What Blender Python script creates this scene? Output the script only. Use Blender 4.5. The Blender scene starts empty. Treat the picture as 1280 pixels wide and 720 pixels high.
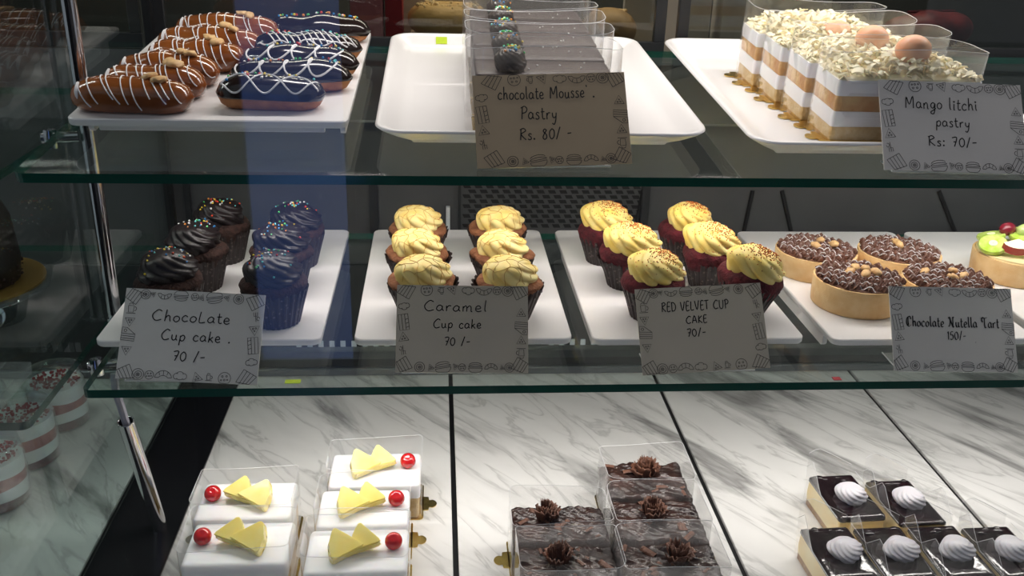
import bpy, bmesh, math, random
from mathutils import Vector, Matrix
from mathutils.bvhtree import BVHTree

# ------------------------------------------------------------------ camera, world, lights, exposure
S = bpy.context.scene
COL = S.collection
cd = bpy.data.cameras.new('camera')
cam = bpy.data.objects.new('camera', cd); COL.objects.link(cam)
cd.sensor_width = 36.0; cd.lens = 32.9; cd.clip_start = 0.01
_r, _u, _f = (0.99685, -0.0742, 0.02791), (0.00268, 0.38346, 0.92355), (0.07923, 0.92057, -0.38245)
cam.matrix_world = Matrix(((_r[0], _u[0], -_f[0], 0.0), (_r[1], _u[1], -_f[1], 0.0),
                           (_r[2], _u[2], -_f[2], 0.807), (0, 0, 0, 1)))
S.camera = cam

w = bpy.data.worlds.new('world'); S.world = w; w.use_nodes = True
w.node_tree.nodes['Background'].inputs[0].default_value = (0.80, 0.84, 0.95, 1)
w.node_tree.nodes['Background'].inputs[1].default_value = 0.31

def area(name, loc, sx, sy, watts, rot=(0, 0, 0), col=(1, .94, .9), spread=180):
    l = bpy.data.lights.new(name, 'AREA'); l.shape = 'RECTANGLE'; l.size = sx; l.size_y = sy
    l.energy = watts; l.color = col; l.spread = math.radians(spread)
    o = bpy.data.objects.new(name, l); COL.objects.link(o); o.location = loc; o.rotation_euler = rot
    return o
area('canopy_strip_light', (0.42, 1.24, 0.985), 1.30, 0.03, 6.0)
area('upper_shelf_strip_light', (0.30, 1.19, 0.524), 1.30, 0.012, 2.3)
area('lower_shelf_strip_light', (0.36, 1.10, 0.252), 1.40, 0.012, 3.1)
area('left_case_light', (-0.85, 1.20, 0.98), 0.6, 0.03, 2.2)
area('back_room_fill', (0.30, 1.85, 1.15), 1.6, 0.10, 15, col=(1, .9, .78))  # unseen fill added to brighten the things behind the rear doors

vs = S.view_settings
vs.view_transform = 'Standard'; vs.look = 'None'; vs.gamma = 1.0; vs.use_curve_mapping = False
vs.exposure = 0.0
S.cycles.transparent_max_bounces = 32
S.cycles.max_bounces = 12

# ------------------------------------------------------------------ helpers
R = math.radians
PI = math.pi
TL = math.tan(R(5.5))            # the upper shelf rises away from the viewer
def ztop(y): return 0.535 + TL * (y - 0.96)
ZM = 0.277                        # top face of the middle glass shelf
ZT = 0.307                        # top face of the trays on it

MATS = {}
def mat(name, col=(.8, .8, .8), rough=.5, metal=0., spec=.5, sss=0., coat=0., trans=0., ior=1.45,
        noise=None, bump=None, emit=None, spots=None):
    """noise=(scale, colour2, contrast)   bump=(scale, strength[, stretch])   spots=(scale, colour, size)"""
    if name in MATS: return MATS[name]
    m = bpy.data.materials.new(name); m.use_nodes = True
    nt = m.node_tree; b = nt.nodes['Principled BSDF']
    b.inputs['Base Color'].default_value = (*col, 1)
    b.inputs['Roughness'].default_value = rough; b.inputs['Metallic'].default_value = metal
    b.inputs['Specular IOR Level'].default_value = spec; b.inputs['IOR'].default_value = ior
    b.inputs['Transmission Weight'].default_value = trans
    b.inputs['Coat Weight'].default_value = coat; b.inputs['Coat Roughness'].default_value = .12
    if sss:
        b.inputs['Subsurface Weight'].default_value = sss
        b.inputs['Subsurface Radius'].default_value = (1, .6, .35); b.inputs['Subsurface Scale'].default_value = .006
    tc = nt.nodes.new('ShaderNodeTexCoord')
    out = None
    if noise:
        n = nt.nodes.new('ShaderNodeTexNoise'); n.inputs['Scale'].default_value = noise[0]; n.inputs['Detail'].default_value = 4
        nt.links.new(tc.outputs['Object'], n.inputs['Vector'])
        r = nt.nodes.new('ShaderNodeValToRGB'); k = noise[2] if len(noise) > 2 else .15
        r.color_ramp.elements[0].position = .5 - k; r.color_ramp.elements[0].color = (*col, 1)
        r.color_ramp.elements[1].position = .5 + k; r.color_ramp.elements[1].color = (*noise[1], 1)
        nt.links.new(n.outputs['Fac'], r.inputs[0]); out = r.outputs[0]
    if spots:
        v = nt.nodes.new('ShaderNodeTexVoronoi'); v.inputs['Scale'].default_value = spots[0]
        nt.links.new(tc.outputs['Object'], v.inputs['Vector'])
        r = nt.nodes.new('ShaderNodeMath'); r.operation = 'LESS_THAN'; r.inputs[1].default_value = spots[2]
        nt.links.new(v.outputs['Distance'], r.inputs[0])
        mx = nt.nodes.new('ShaderNodeMix'); mx.data_type = 'RGBA'
        nt.links.new(r.outputs[0], mx.inputs[0])
        if out: nt.links.new(out, mx.inputs[6])
        else: mx.inputs[6].default_value = (*col, 1)
        mx.inputs[7].default_value = (*spots[1], 1); out = mx.outputs[2]
    if out: nt.links.new(out, b.inputs['Base Color'])
    if bump:
        n = nt.nodes.new('ShaderNodeTexNoise'); n.inputs['Scale'].default_value = bump[0]; n.inputs['Detail'].default_value = 3
        mp = nt.nodes.new('ShaderNodeMapping')
        if len(bump) > 2: mp.inputs['Scale'].default_value = bump[2]
        nt.links.new(tc.outputs['Object'], mp.inputs[0]); nt.links.new(mp.outputs[0], n.inputs['Vector'])
        bp = nt.nodes.new('ShaderNodeBump'); bp.inputs['Strength'].default_value = bump[1]; bp.inputs['Distance'].default_value = .004
        nt.links.new(n.outputs['Fac'], bp.inputs['Height']); nt.links.new(bp.outputs[0], b.inputs['Normal'])
    if emit:
        b.inputs['Emission Color'].default_value = (*emit[0], 1); b.inputs['Emission Strength'].default_value = emit[1]
    MATS[name] = m
    return m

def sheet_glass(name, tint, refl=1.0, rough=0., milk=0., ior=1.45, milkcol=(.9, .9, .9)):
    """clear sheet: light passes straight through, the surface mirrors by its Fresnel term"""
    m = bpy.data.materials.new(name); m.use_nodes = True; nt = m.node_tree; nt.nodes.clear()
    o = nt.nodes.new('ShaderNodeOutputMaterial'); t = nt.nodes.new('ShaderNodeBsdfTransparent')
    t.inputs[0].default_value = (*tint, 1)
    g = nt.nodes.new('ShaderNodeBsdfGlossy'); g.inputs['Roughness'].default_value = rough; g.inputs[0].default_value = (1, 1, 1, 1)
    # Schlick reflectance from the facing angle: the same on both faces of the sheet
    lw = nt.nodes.new('ShaderNodeLayerWeight'); lw.inputs[0].default_value = .5
    pw = nt.nodes.new('ShaderNodeMath'); pw.operation = 'POWER'; pw.inputs[1].default_value = 4.5
    r0 = ((ior - 1) / (ior + 1)) ** 2 * refl
    k = nt.nodes.new('ShaderNodeMath'); k.operation = 'MULTIPLY_ADD'; k.inputs[1].default_value = min(.9, .9 * refl); k.inputs[2].default_value = r0
    mx = nt.nodes.new('ShaderNodeMixShader')
    nt.links.new(lw.outputs['Facing'], pw.inputs[0]); nt.links.new(pw.outputs[0], k.inputs[0])
    nt.links.new(k.outputs[0], mx.inputs[0])
    base = t.outputs[0]
    if milk:
        d = nt.nodes.new('ShaderNodeBsdfTranslucent'); d.inputs[0].default_value = (*milkcol, 1)
        d2 = nt.nodes.new('ShaderNodeBsdfDiffuse'); d2.inputs[0].default_value = (*milkcol, 1)
        ad = nt.nodes.new('ShaderNodeMixShader'); ad.inputs[0].default_value = .5
        nt.links.new(d.outputs[0], ad.inputs[1]); nt.links.new(d2.outputs[0], ad.inputs[2])
        m2 = nt.nodes.new('ShaderNodeMixShader'); m2.inputs[0].default_value = milk
        nt.links.new(base, m2.inputs[1]); nt.links.new(ad.outputs[0], m2.inputs[2]); base = m2.outputs[0]
    nt.links.new(base, mx.inputs[1]); nt.links.new(g.outputs[0], mx.inputs[2]); nt.links.new(mx.outputs[0], o.inputs[0])
    return m

def obj(name, bm, m, parent=None, smooth=False, loc=None, rot=None):
    bmesh.ops.recalc_face_normals(bm, faces=bm.faces[:])
    me = bpy.data.meshes.new(name); bm.to_mesh(me); bm.free()
    for mm in (m if isinstance(m, (list, tuple)) else [m]): me.materials.append(mm)
    if smooth:
        me.polygons.foreach_set('use_smooth', [True] * len(me.polygons))
        if smooth != 'all':
            try: me.set_sharp_from_angle(angle=R(smooth if not isinstance(smooth, bool) else 40))
            except Exception: pass
    o = bpy.data.objects.new(name, me); COL.objects.link(o)
    if parent: o.parent = parent
    if loc is not None: o.location = loc
    if rot is not None: o.rotation_euler = rot
    return o

def tag(o, label, cat, group=None, kind=None):
    if label: o['label'] = label
    if cat: o['category'] = cat
    if group: o['group'] = group
    if kind: o['kind'] = kind
    return o
def thing(name, label, cat, loc=(0, 0, 0), rot=(0, 0, 0), group=None):
    o = bpy.data.objects.new(name, None); COL.objects.link(o); o.empty_display_size = .02
    o.location = loc; o.rotation_euler = rot
    return tag(o, label, cat, group)
def struct(name, bm, m, **k):
    o = obj(name, bm, m, **k); o['kind'] = 'structure'; return o

def box(bm, x0, x1, y0, y1, z0, z1, mi=0):
    v = [bm.verts.new(p) for p in ((x0,y0,z0),(x1,y0,z0),(x1,y1,z0),(x0,y1,z0),(x0,y0,z1),(x1,y0,z1),(x1,y1,z1),(x0,y1,z1))]
    fs = []
    for f in ((0,3,2,1),(4,5,6,7),(0,1,5,4),(1,2,6,5),(2,3,7,6),(3,0,4,7)):
        g = bm.faces.new([v[i] for i in f]); g.material_index = mi; fs.append(g)
    return v, fs
def bbox(x0, x1, y0, y1, z0, z1, bev=0., seg=2):
    bm = bmesh.new(); box(bm, x0, x1, y0, y1, z0, z1)
    if bev: bmesh.ops.bevel(bm, geom=bm.edges[:], offset=bev, segments=seg, affect='EDGES', profile=.5)
    return bm
def bridge(bm, a, b, closed=True, mi=0):
    n = len(a); out = []
    for i in range(n if closed else n - 1):
        f = bm.faces.new((a[i], a[(i + 1) % n], b[(i + 1) % n], b[i])); f.material_index = mi; out.append(f)
    return out
def rrpts(wx, wy, r, n=5):
    """rounded rectangle outline centred on the origin"""
    r = max(r, 1e-4); hx, hy = wx / 2 - r, wy / 2 - r; P = []
    for k, (cx, cy) in enumerate(((hx, hy), (-hx, hy), (-hx, -hy), (hx, -hy))):
        for i in range(n + 1):
            a = PI / 2 * (k + i / n); P.append((cx + r * math.cos(a), cy + r * math.sin(a)))
    return P
def loft(rows, wx, wy, r, n=5, cap0=True, cap1=True, bm=None, cx=0, cy=0, jit=None):
    """rows of (inset, z) around a rounded rectangle"""
    bm = bm or bmesh.new(); prev = None; rings = []
    for ins, z in rows:
        P = rrpts(wx - 2 * ins, wy - 2 * ins, max(r - ins, .0015), n)
        ring = [bm.verts.new((cx + x, cy + y, z + (jit(x, y, z) if jit else 0))) for x, y in P]
        if prev: bridge(bm, prev, ring)
        prev = ring; rings.append(ring)
    if cap0: bm.faces.new(rings[0][::-1])
    if cap1: bm.faces.new(rings[-1])
    return bm
def lathe(prof, n=32, bm=None, mod=None, cap0=False, cap1=False, c=(0, 0, 0)):
    bm = bm or bmesh.new(); prev = None; rings = []
    for k, (r, z) in enumerate(prof):
        ring = []
        for i in range(n):
            a = 2 * PI * i / n; rr, zz = (r, z) if not mod else mod(r, z, a, k)
            ring.append(bm.verts.new((c[0] + rr * math.cos(a), c[1] + rr * math.sin(a), c[2] + zz)))
        if prev: bridge(bm, prev, ring)
        prev = ring; rings.append(ring)
    if cap0: bm.faces.new(rings[0][::-1])
    if cap1: bm.faces.new(rings[-1])
    return bm
def tube(pts, rad, n=8, bm=None, closed=False, cap=True):
    bm = bm or bmesh.new(); pts = [Vector(p) for p in pts]; N = len(pts); prev = None; first = None
    up = Vector((0, 0, 1)); side = None
    for i, p in enumerate(pts):
        d = (pts[min(i + 1, N - 1)] - pts[max(i - 1, 0)])
        if d.length < 1e-9: d = Vector((1, 0, 0))
        d.normalize()
        if side is None:
            side = d.cross(up if abs(d.z) < .9 else Vector((0, 1, 0))).normalized()
        side = (side - d * side.dot(d)).normalized(); u2 = side.cross(d)
        r = rad(i / max(1, N - 1)) if callable(rad) else rad
        ring = [bm.verts.new(p + r * (math.cos(2 * PI * k / n) * side + math.sin(2 * PI * k / n) * u2)) for k in range(n)]
        if prev: bridge(bm, prev, ring)
        else: first = ring
        prev = ring
    if cap: bm.faces.new(first[::-1]); bm.faces.new(prev)
    return bm
def ball(bm, c, r, sub=1, sc=(1, 1, 1), mi=0):
    v = bmesh.ops.create_icosphere(bm, subdivisions=sub, radius=r)['verts']
    for q in v: q.co = Vector((q.co.x * sc[0] + c[0], q.co.y * sc[1] + c[1], q.co.z * sc[2] + c[2]))
    if mi:
        for q in v:
            for f in q.link_faces: f.material_index = mi
    return v
def bvh(o):
    me = o.data; return BVHTree.FromPolygons([v.co.copy() for v in me.vertices], [tuple(p.vertices) for p in me.polygons])
def drop(tree, x, y, z=1.0):
    h = tree.ray_cast(Vector((x, y, z)), Vector((0, 0, -1)))
    return h[0], h[1]
def drape_round(tree, pts, zc, rad, bm, n=5):
    run = []
    for x, a in pts:
        d = Vector((0, math.cos(a), math.sin(a))); h = tree.ray_cast(Vector((x, 0, zc)) + d * .15, -d)
        if h[0] is not None: run.append(h[0] + d * .0003)
    if len(run) > 2: tube(run, rad, n, bm)
def drape(tree, pts, rad, bm, off=0.0, n=5):
    run = []
    def flush():
        if len(run) > 2: tube(run, rad, n, bm)
        run.clear()
    for x, y in pts:
        p, nn = drop(tree, x, y)
        if p is None: flush(); continue
        if run and abs(run[-1].z - p.z) > .014: flush()
        run.append(p + nn * off)
    flush()
def catmull(P, k=5):
    if len(P) < 3: return [tuple(p) for p in P]
    out = []
    for i in range(len(P) - 1):
        p0, p1, p2, p3 = P[max(i - 1, 0)], P[i], P[i + 1], P[min(i + 2, len(P) - 1)]
        for j in range(k):
            t = j / k
            out.append(tuple(.5 * (2 * p1[a] + (p2[a] - p0[a]) * t + (2 * p0[a] - 5 * p1[a] + 4 * p2[a] - p3[a]) * t * t
                             + (-p0[a] + 3 * p1[a] - 3 * p2[a] + p3[a]) * t ** 3) for a in range(len(p1))))
    out.append(tuple(P[-1])); return out

# ------------------------------------------------------------------ materials
M_tray = mat('white_melamine', (.84, .81, .81), .28, coat=.3)
M_liner = mat('brown_liner', (.020, .011, .010), .45, spots=(150, (.10, .075, .07), .24))
M_choc = mat('chocolate_sponge', (.050, .020, .014), .9, noise=(120, (.022, .009, .007)), bump=(260, .8))
M_ganache = mat('chocolate_frosting', (.013, .008, .009), .38, spec=.5)
M_vanilla = mat('caramel_sponge', (.30, .12, .055), .85, noise=(90, (.17, .060, .025)), bump=(240, .7))
M_butter = mat('butter_frosting', (.90, .66, .19), .42, sss=.15, noise=(35, (.92, .77, .36)))
M_butter2 = mat('pale_yellow_frosting', (.92, .66, .15), .42, sss=.15, noise=(30, (.92, .77, .32)))
M_velvet = mat('red_velvet_sponge', (.13, .012, .020), .9, noise=(100, (.055, .006, .010)), bump=(260, .8))
M_caramel = mat('caramel_sauce', (.62, .34, .09), .2, coat=.5)
M_crumb = mat('orange_red_crumb', (.70, .16, .03), .8)
M_crust = mat('tart_crust', (.80, .57, .29), .6, noise=(60, (.72, .44, .19), .2), bump=(160, .25))
M_spread = mat('hazelnut_chocolate_cream', (.13, .052, .032), .32, spec=.6)
M_white_ic = mat('white_icing', (.80, .78, .80), .4)
M_nut = mat('hazelnut', (.72, .47, .22), .5, noise=(80, (.55, .30, .12)))
M_caramel_gl = mat('caramel_glaze', (.30, .090, .018), .16, coat=.6, noise=(22, (.17, .045, .012), .2))
M_choux = mat('choux_pastry', (.50, .22, .08), .6, noise=(60, (.34, .12, .04)), bump=(120, .5))
M_dark_gl = mat('dark_chocolate_glaze', (.016, .009, .008), .16, coat=.4)
M_mousse = mat('chocolate_mousse_top', (.060, .040, .040), .42, bump=(40, .25, (1, 6, 1)))
M_mousse_side = mat('chocolate_mousse_side', (.045, .022, .017), .8, bump=(150, .5))
M_cream = mat('whipped_cream', (.86, .86, .88), .5, sss=.2, bump=(35, .25))
M_sponge = mat('pale_sponge', (.74, .58, .33), .9, noise=(90, (.62, .42, .18)), bump=(220, .6))
M_orange_sponge = mat('toasted_sponge', (.74, .50, .24), .85, noise=(36, (.55, .26, .09), .12), bump=(200, .5))
M_shave = mat('white_chocolate_shaving', (.96, .87, .62), .5, sss=.2)
M_litchi = mat('peach_litchi', (.80, .38, .22), .45, sss=.4, noise=(40, (.78, .48, .30)))
M_pine = mat('pineapple', (.90, .72, .17), .22, sss=.2, coat=.4, noise=(40, (.90, .78, .28)), bump=(60, .15))
M_cherry = mat('glazed_cherry', (.55, .008, .012), .10, coat=.8, sss=.1)
M_gold = mat('gold_board', (.72, .50, .16), .24, metal=1., bump=(70, .15))
M_truf = mat('streaky_chocolate_top', (.018, .009, .008), .25, coat=.3, noise=(24, (.060, .024, .016), .15), bump=(22, 1.3, (1, 5, 1)))
M_truf_side = mat('chocolate_cake_side', (.018, .009, .008), .6, bump=(120, .5))
M_curl = mat('milk_chocolate_curl', (.16, .065, .036), .5, noise=(60, (.08, .03, .017)), bump=(200, .6))
M_cheese = mat('cheesecake', (.86, .74, .42), .6, sss=.15, noise=(30, (.86, .66, .30)), bump=(60, .2))
M_biscuit = mat('biscuit_base', (.42, .24, .10), .9, noise=(110, (.26, .13, .05)), bump=(200, .8))
M_berry = mat('dark_berry_glaze', (.006, .003, .004), .12, coat=.4, noise=(34, (.013, .004, .006), .12), bump=(26, .7))
M_ring = mat('white_meringue_rosette', (.60, .58, .62), .4, sss=.15)
M_card = mat('grey_kraft_card', (.54, .48, .40), .85, noise=(25, (.51, .45, .37), .3))
M_card2 = mat('grey_white_card', (.68, .65, .62), .8, noise=(25, (.64, .61, .58), .3))
M_card3 = mat('brown_kraft_card', (.42, .33, .22), .85, noise=(25, (.39, .30, .20), .3))
M_ink = mat('black_ink', (.012, .011, .012), .7)
M_print = mat('dark_grey_print', (.035, .030, .030), .8)
M_chrome = mat('chrome', (.62, .60, .62), .12, metal=1.)
M_black = mat('black_powder_coat', (.009, .009, .010), .3)
M_wall = mat('dark_grey_laminate', (.052, .053, .057), .45, noise=(7, (.080, .081, .084), .3))
M_slot = mat('slot_black', (.012, .012, .013), .8)
M_frame = mat('door_frame_dark', (.022, .023, .025), .3)
M_green = mat('glass_edge_green', (.004, .060, .042), .12, coat=.5)
M_lime = mat('lime_sticker', (.50, .66, .02), .6)
M_red = mat('red_card', (.45, .02, .03), .6)
M_shelf = sheet_glass('shelf_glass', (.93, .975, .955), .6)
M_side = sheet_glass('divider_glass', (.86, .91, .90), .5)
M_front = sheet_glass('front_glass', (.985, .99, .985), 1.0)
M_acet = sheet_glass('acetate_film', (.985, .985, .985), 1.6, rough=.06, milk=.065)
M_acryl = sheet_glass('clear_acrylic', (.96, .96, .96), 2.5, rough=.03, milk=.12)
M_jar = sheet_glass('jar_glass', (.95, .96, .96), 2.0, milk=.02)
SPR = [mat('sprinkle_' + n, c, .3) for n, c in (('red', (.65, .06, .03)), ('blue', (.04, .25, .60)), ('green', (.08, .50, .14)),
        ('yellow', (.80, .60, .05)), ('white', (.80, .80, .80)), ('orange', (.80, .28, .05)), ('aqua', (.15, .60, .60)))]

def marble():
    m = bpy.data.materials.new('grey_veined_marble'); m.use_nodes = True; nt = m.node_tree; b = nt.nodes['Principled BSDF']
    b.inputs['Roughness'].default_value = .22
    tc = nt.nodes.new('ShaderNodeTexCoord'); L = nt.links.new
    def noise(scale, detail, sc, rot, off=(0, 0, 0), dist=0.):
        r = nt.nodes.new('ShaderNodeMapping'); r.inputs['Rotation'].default_value = (0, 0, rot)
        L(tc.outputs['Object'], r.inputs[0])
        mp = nt.nodes.new('ShaderNodeMapping'); mp.inputs['Scale'].default_value = sc; mp.inputs['Location'].default_value = off
        L(r.outputs[0], mp.inputs[0])
        n = nt.nodes.new('ShaderNodeTexNoise'); n.inputs['Scale'].default_value = scale; n.inputs['Detail'].default_value = detail
        n.inputs['Roughness'].default_value = .55; n.inputs['Distortion'].default_value = dist
        L(mp.outputs[0], n.inputs['Vector']); return n.outputs['Fac']
    def ramp(src, pts):
        r = nt.nodes.new('ShaderNodeValToRGB'); e = r.color_ramp.elements
        e[0].position, e[1].position = pts[0][0], pts[-1][0]
        e[0].color = (pts[0][1],) * 3 + (1,); e[1].color = (pts[-1][1],) * 3 + (1,)
        for p, v in pts[1:-1]:
            q = e.new(p); q.color = (v,) * 3 + (1,)
        L(src, r.inputs[0]); return r.outputs[0]
    def mul(a, b_, f=1.):
        x = nt.nodes.new('ShaderNodeMix'); x.data_type = 'RGBA'; x.blend_type = 'MULTIPLY'; x.inputs[0].default_value = f
        L(a, x.inputs[6]); L(b_, x.inputs[7]); return x.outputs[2]
    A = R(50)
    base = ramp(noise(3.2, 3, (1, 1.8, 1), A, dist=.5), [(.3, .80), (.7, .68)])
    broad = ramp(noise(2.2, 6, (.9, 4.2, 1), A, (3, 1, 0), .7), [(.42, 1.), (.52, .97), (.58, .62), (.63, .30), (.69, .58), (.76, 1.)])
    fine = ramp(noise(3.6, 7, (.8, 4.6, 1), A + .12, (7, 4, 0), 1.0), [(.44, 1.), (.48, .94), (.50, .50), (.525, .88), (.58, 1.)])
    c = mul(mul(base, broad, .85), fine, .55)
    x = nt.nodes.new('ShaderNodeMix'); x.data_type = 'RGBA'; x.blend_type = 'MULTIPLY'; x.inputs[0].default_value = 1.
    L(c, x.inputs[6]); x.inputs[7].default_value = (1, .985, .965, 1)
    L(x.outputs[2], b.inputs['Base Color']); return m
M_marble = marble()

# ------------------------------------------------------------------ structure: case floor, back wall, doors, divider
bm = bmesh.new(); box(bm, -1.3, 1.75, .60, 1.56, -.05, -.006)
floor = struct('floor', bm, M_black)
xs = [-1.21, -.833, -.452, -.357, .023, .401, .779, 1.157, 1.535]
for a, b in zip(xs, xs[1:]):
    if abs(a + .452) < 1e-6: continue                       # the black base of the divider stands here
    o = obj('marble_slab', bbox(a + .0038, b - .0038, .62, 1.535, -.006, 0., .0008, 1), M_marble, floor)
t = struct('trim_1', bbox(-.4475, -.3525, .62, 1.53, -.006, .004, .001, 1), mat('divider_base_black', (.006, .006, .007), .18))

wall = struct('wall_back', bbox(-1.3, 1.75, 1.536, 1.56, -.05, .575), M_wall)
bm = bmesh.new(); rnd = random.Random(4)
for j in range(9):                                            # staggered ventilation slots behind the cupcakes
    for i in range(16):
        x = .050 + i * .0195 + (j % 2) * .0095; z = .286 + j * .0088
        if x > .36: continue
        q = [bm.verts.new((x + dx + dz * -.5, 1.5345, z + dz)) for dx, dz in ((-.006, -.003), (.006, -.003), (.006, .003), (-.006, .003))]
        q2 = [bm.verts.new((v.co.x, 1.5358, v.co.z)) for v in q]
        bm.faces.new(q); bridge(bm, q, q2)
g = obj('vent_slot', bm, M_slot, wall); g['kind'] = 'stuff'
bm = bmesh.new()
for x0, x1 in ((.035, .040), (-.115, -.100), (.352, .366), (-.42, -.41)):
    box(bm, x0, x1, 1.530, 1.5358, .20, .372)
obj('cover_strip', bm, M_frame, wall)
obj('bright_strip', bbox(.0145, .0215, 1.526, 1.5358, .25, .322, .001, 1), mat('brushed_aluminium', (.75, .77, .80), .3, metal=.4), wall)
for (xa, za, xb, zb) in ((.548, .352, .541, .27), (.600, .352, .630, .27), (.885, .353, .935, .27), (.355, .352, .345, .27)):
    obj('slanted_bar', tube([(xa, 1.5352, za), (xb, 1.5352, zb)], .004, 6), M_slot, wall)  # thin slanted black bars on the back wall
obj('dark_wall_band', bbox(-1.3, 1.75, 1.531, 1.5358, .0165, .215, .001, 1), mat('wall_band_black', (.014, .015, .018), .5), wall)  # near-black sheet added to darken the foot of the wall
obj('foot_rail', bbox(-1.3, 1.75, 1.524, 1.5358, .002, .016, .002, 1), mat('rail_grey', (.13, .135, .15), .35, metal=.6), wall)
sl = mat('dash_pale', (.52, .55, .60), .5)  # short pale dashes low on the back wall
for i in range(9): obj('pale_dash', bbox(-.252 + i * .0195, -.243 + i * .0195, 1.5285, 1.5308, .052, .070, .0005, 1), sl, wall)
for i in range(6): obj('pale_dash', bbox(.202 + i * .0195, .211 + i * .0195, 1.5285, 1.5308, .052, .070, .0005, 1), sl, wall)

# sliding rear doors above the panel, and the room behind them
for k, (x0, x1) in enumerate(((-1.28, -.46), (-.44, .37), (.39, 1.74))):
    d = struct('door_%d' % (k + 1), bbox(x0, x1, 1.545, 1.549, .60, 1.05), sheet_glass('rear_door_glass_%d' % k, (.62, .64, .62), 1.2))
    for nm, a in (('bottom_rail', (x0, x1, 1.540, 1.554, .577, .600)), ('stile', (x0, x0 + .018, 1.540, 1.554, .600, 1.05)), ('stile', (x1 - .018, x1, 1.540, 1.554, .600, 1.05))):
        obj(nm, bbox(*a, .001, 1), M_frame, d)
struct('wall_room', bbox(-1.6, 2.2, 2.30, 2.34, -.8, 1.6), mat('dim_room_wall', (.030, .036, .036), .8, noise=(3, (.060, .055, .045), .3)))

# left side: dividing pane between the two cases
dv = struct('window_1', bbox(-.4445, -.4385, .78, 1.53, .004, 1.05), M_side)
obj('pane_seal', bbox(-.4475, -.4355, 1.515, 1.53, .004, 1.05), M_black, dv)
# front glass of the case
fg = struct('window_2', bbox(-1.3, 1.75, .800, .806, -.05, 1.15), M_front)
# canopy over the case holding the strip light
cn = struct('ceiling', bbox(-1.3, 1.75, .95, 1.60, 1.06, 1.10), M_black)
# the shop outside: floor and an unseen blue pane added for the front reflection
struct('trim_2', bbox(-2.5, 2.5, -4.2, .60, -.82, -.80), mat('shop_floor_tile', (.10, .10, .11), .25))
struct('wall_left', bbox(-2.4, -.67, -1.60, -1.52, -.80, 1.9), mat('shop_wall', (.05, .05, .05), .8))
struct('wall_right', bbox(-.28, 2.4, -1.60, -1.52, -.80, 1.9), mat('shop_wall', (.05, .05, .05), .8))
dr = struct('door_4', bbox(-.64, -.31, -1.56, -1.54, -.78, 1.3), mat('blue_glow', (.1, .1, .1), .2, emit=((.20, .36, 1.), .75)))  # added glowing surface: blue band in the front glass, some fill on the cards
for a in ((-.67, -.64, -1.59, -1.51, -.80, 1.34), (-.31, -.28, -1.59, -1.51, -.80, 1.34)): obj('pane_bar', bbox(*a), M_frame, dr)

# ------------------------------------------------------------------ glass shelves, post, clips, strip lights
def glass_shelf(label, x0, x1, y0, y1, zt, th, tilt=0., rot=0.):
    """slab; every edge face carries the green of thick glass"""
    bm = loft([(0, -th), (0, 0)], x1 - x0, y1 - y0, .010, 4)
    for f in bm.faces:
        f.material_index = 0 if len(f.verts) > 4 else 1
    o = obj('glass_shelf', bm, [M_shelf, M_green], None, loc=((x0 + x1) / 2, (y0 + y1) / 2, zt(.5 * (y0 + y1))), rot=(math.atan(tilt), 0, R(rot)))
    return tag(o, label, 'shelf')
glass_shelf('upper clear glass shelf with green front edge, tilted up toward the back', -.434, 1.7, .962, 1.520, ztop, .0105, TL)
glass_shelf('middle clear glass shelf with green edge, carrying the cupcakes and tarts', -.4065, 1.7, .975, 1.520, lambda y: ZM, .0105)
glass_shelf('glass shelf corner in the dim left case, above the jars', -1.25, -.450, .930, 1.50, lambda y: .262, .010)
glass_shelf('highest glass shelf in the dim left case, at the left edge', -1.25, -.475, 1.00, 1.50, lambda y: .52, .010)

p = thing('support_post', 'shiny chrome round post rising behind the left ends of the trays', 'post', (-.4275, 1.17, ZM + .0002))
obj('tube', lathe([(.0088, 0), (.0088, .775)], 20, cap0=True, cap1=True), M_chrome, p, smooth=True)
obj('foot', lathe([(.0105, 0), (.0105, .004), (.0088, .006)], 20, cap0=True), M_chrome, p, smooth=True)
obj('dark_groove', bbox(-.0020, .0020, -.0092, -.0082, .01, .77), M_black, p)
p = thing('support_tube', 'slanting chrome tube on the black strip, grey cable entering its open top', 'tube', (-.377, 1.085, .0045))
A_, B_ = Vector((0, 0, 0)), Vector((-.009, -.045, .1925))
obj('tube', tube([A_, B_], .0100, 20, cap=False), M_chrome, p, smooth='all')
obj('tube_lining', tube([A_, B_], .0088, 20, cap=False), M_black, p, smooth='all')
obj('rim', tube([B_ + Vector((.0094 * math.cos(a), .0094 * math.sin(a), -.0022 * math.sin(a) * -1)) for a in [2 * PI * k / 20 for k in range(21)]], .0008, 6, cap=False), M_chrome, p, smooth='all')
for lab, loc in (('chrome shelf clip under the upper shelf, beside the post', (-.452, 1.118, .535)), ('chrome shelf clip under the middle shelf, beside the post', (-.428, 1.085, .252))):
    c = thing('shelf_clip', lab, 'clip', loc, (0, 0, R(15)))
    obj('peg', tube([(-.010, 0, 0), (.030, 0, 0)], .0065, 14), M_chrome, c, smooth=True)
    obj('cap', lathe([(.0, .012), (.007, .010), (.009, .002), (.008, -.012), (.0, -.014)], 16), M_chrome, c, smooth=True)
cb = tube(catmull([(-.391, 1.040, .264), (-.3905, 1.036, .242), (-.388, 1.037, .222), (-.3855, 1.041, .190)], 6), .0050, 8)
tag(obj('power_cable', cb, mat('grey_cable', (.36, .35, .40), .5), smooth=True), 'short grey cable under the middle shelf, running down into the slanting tube', 'cable')

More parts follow.
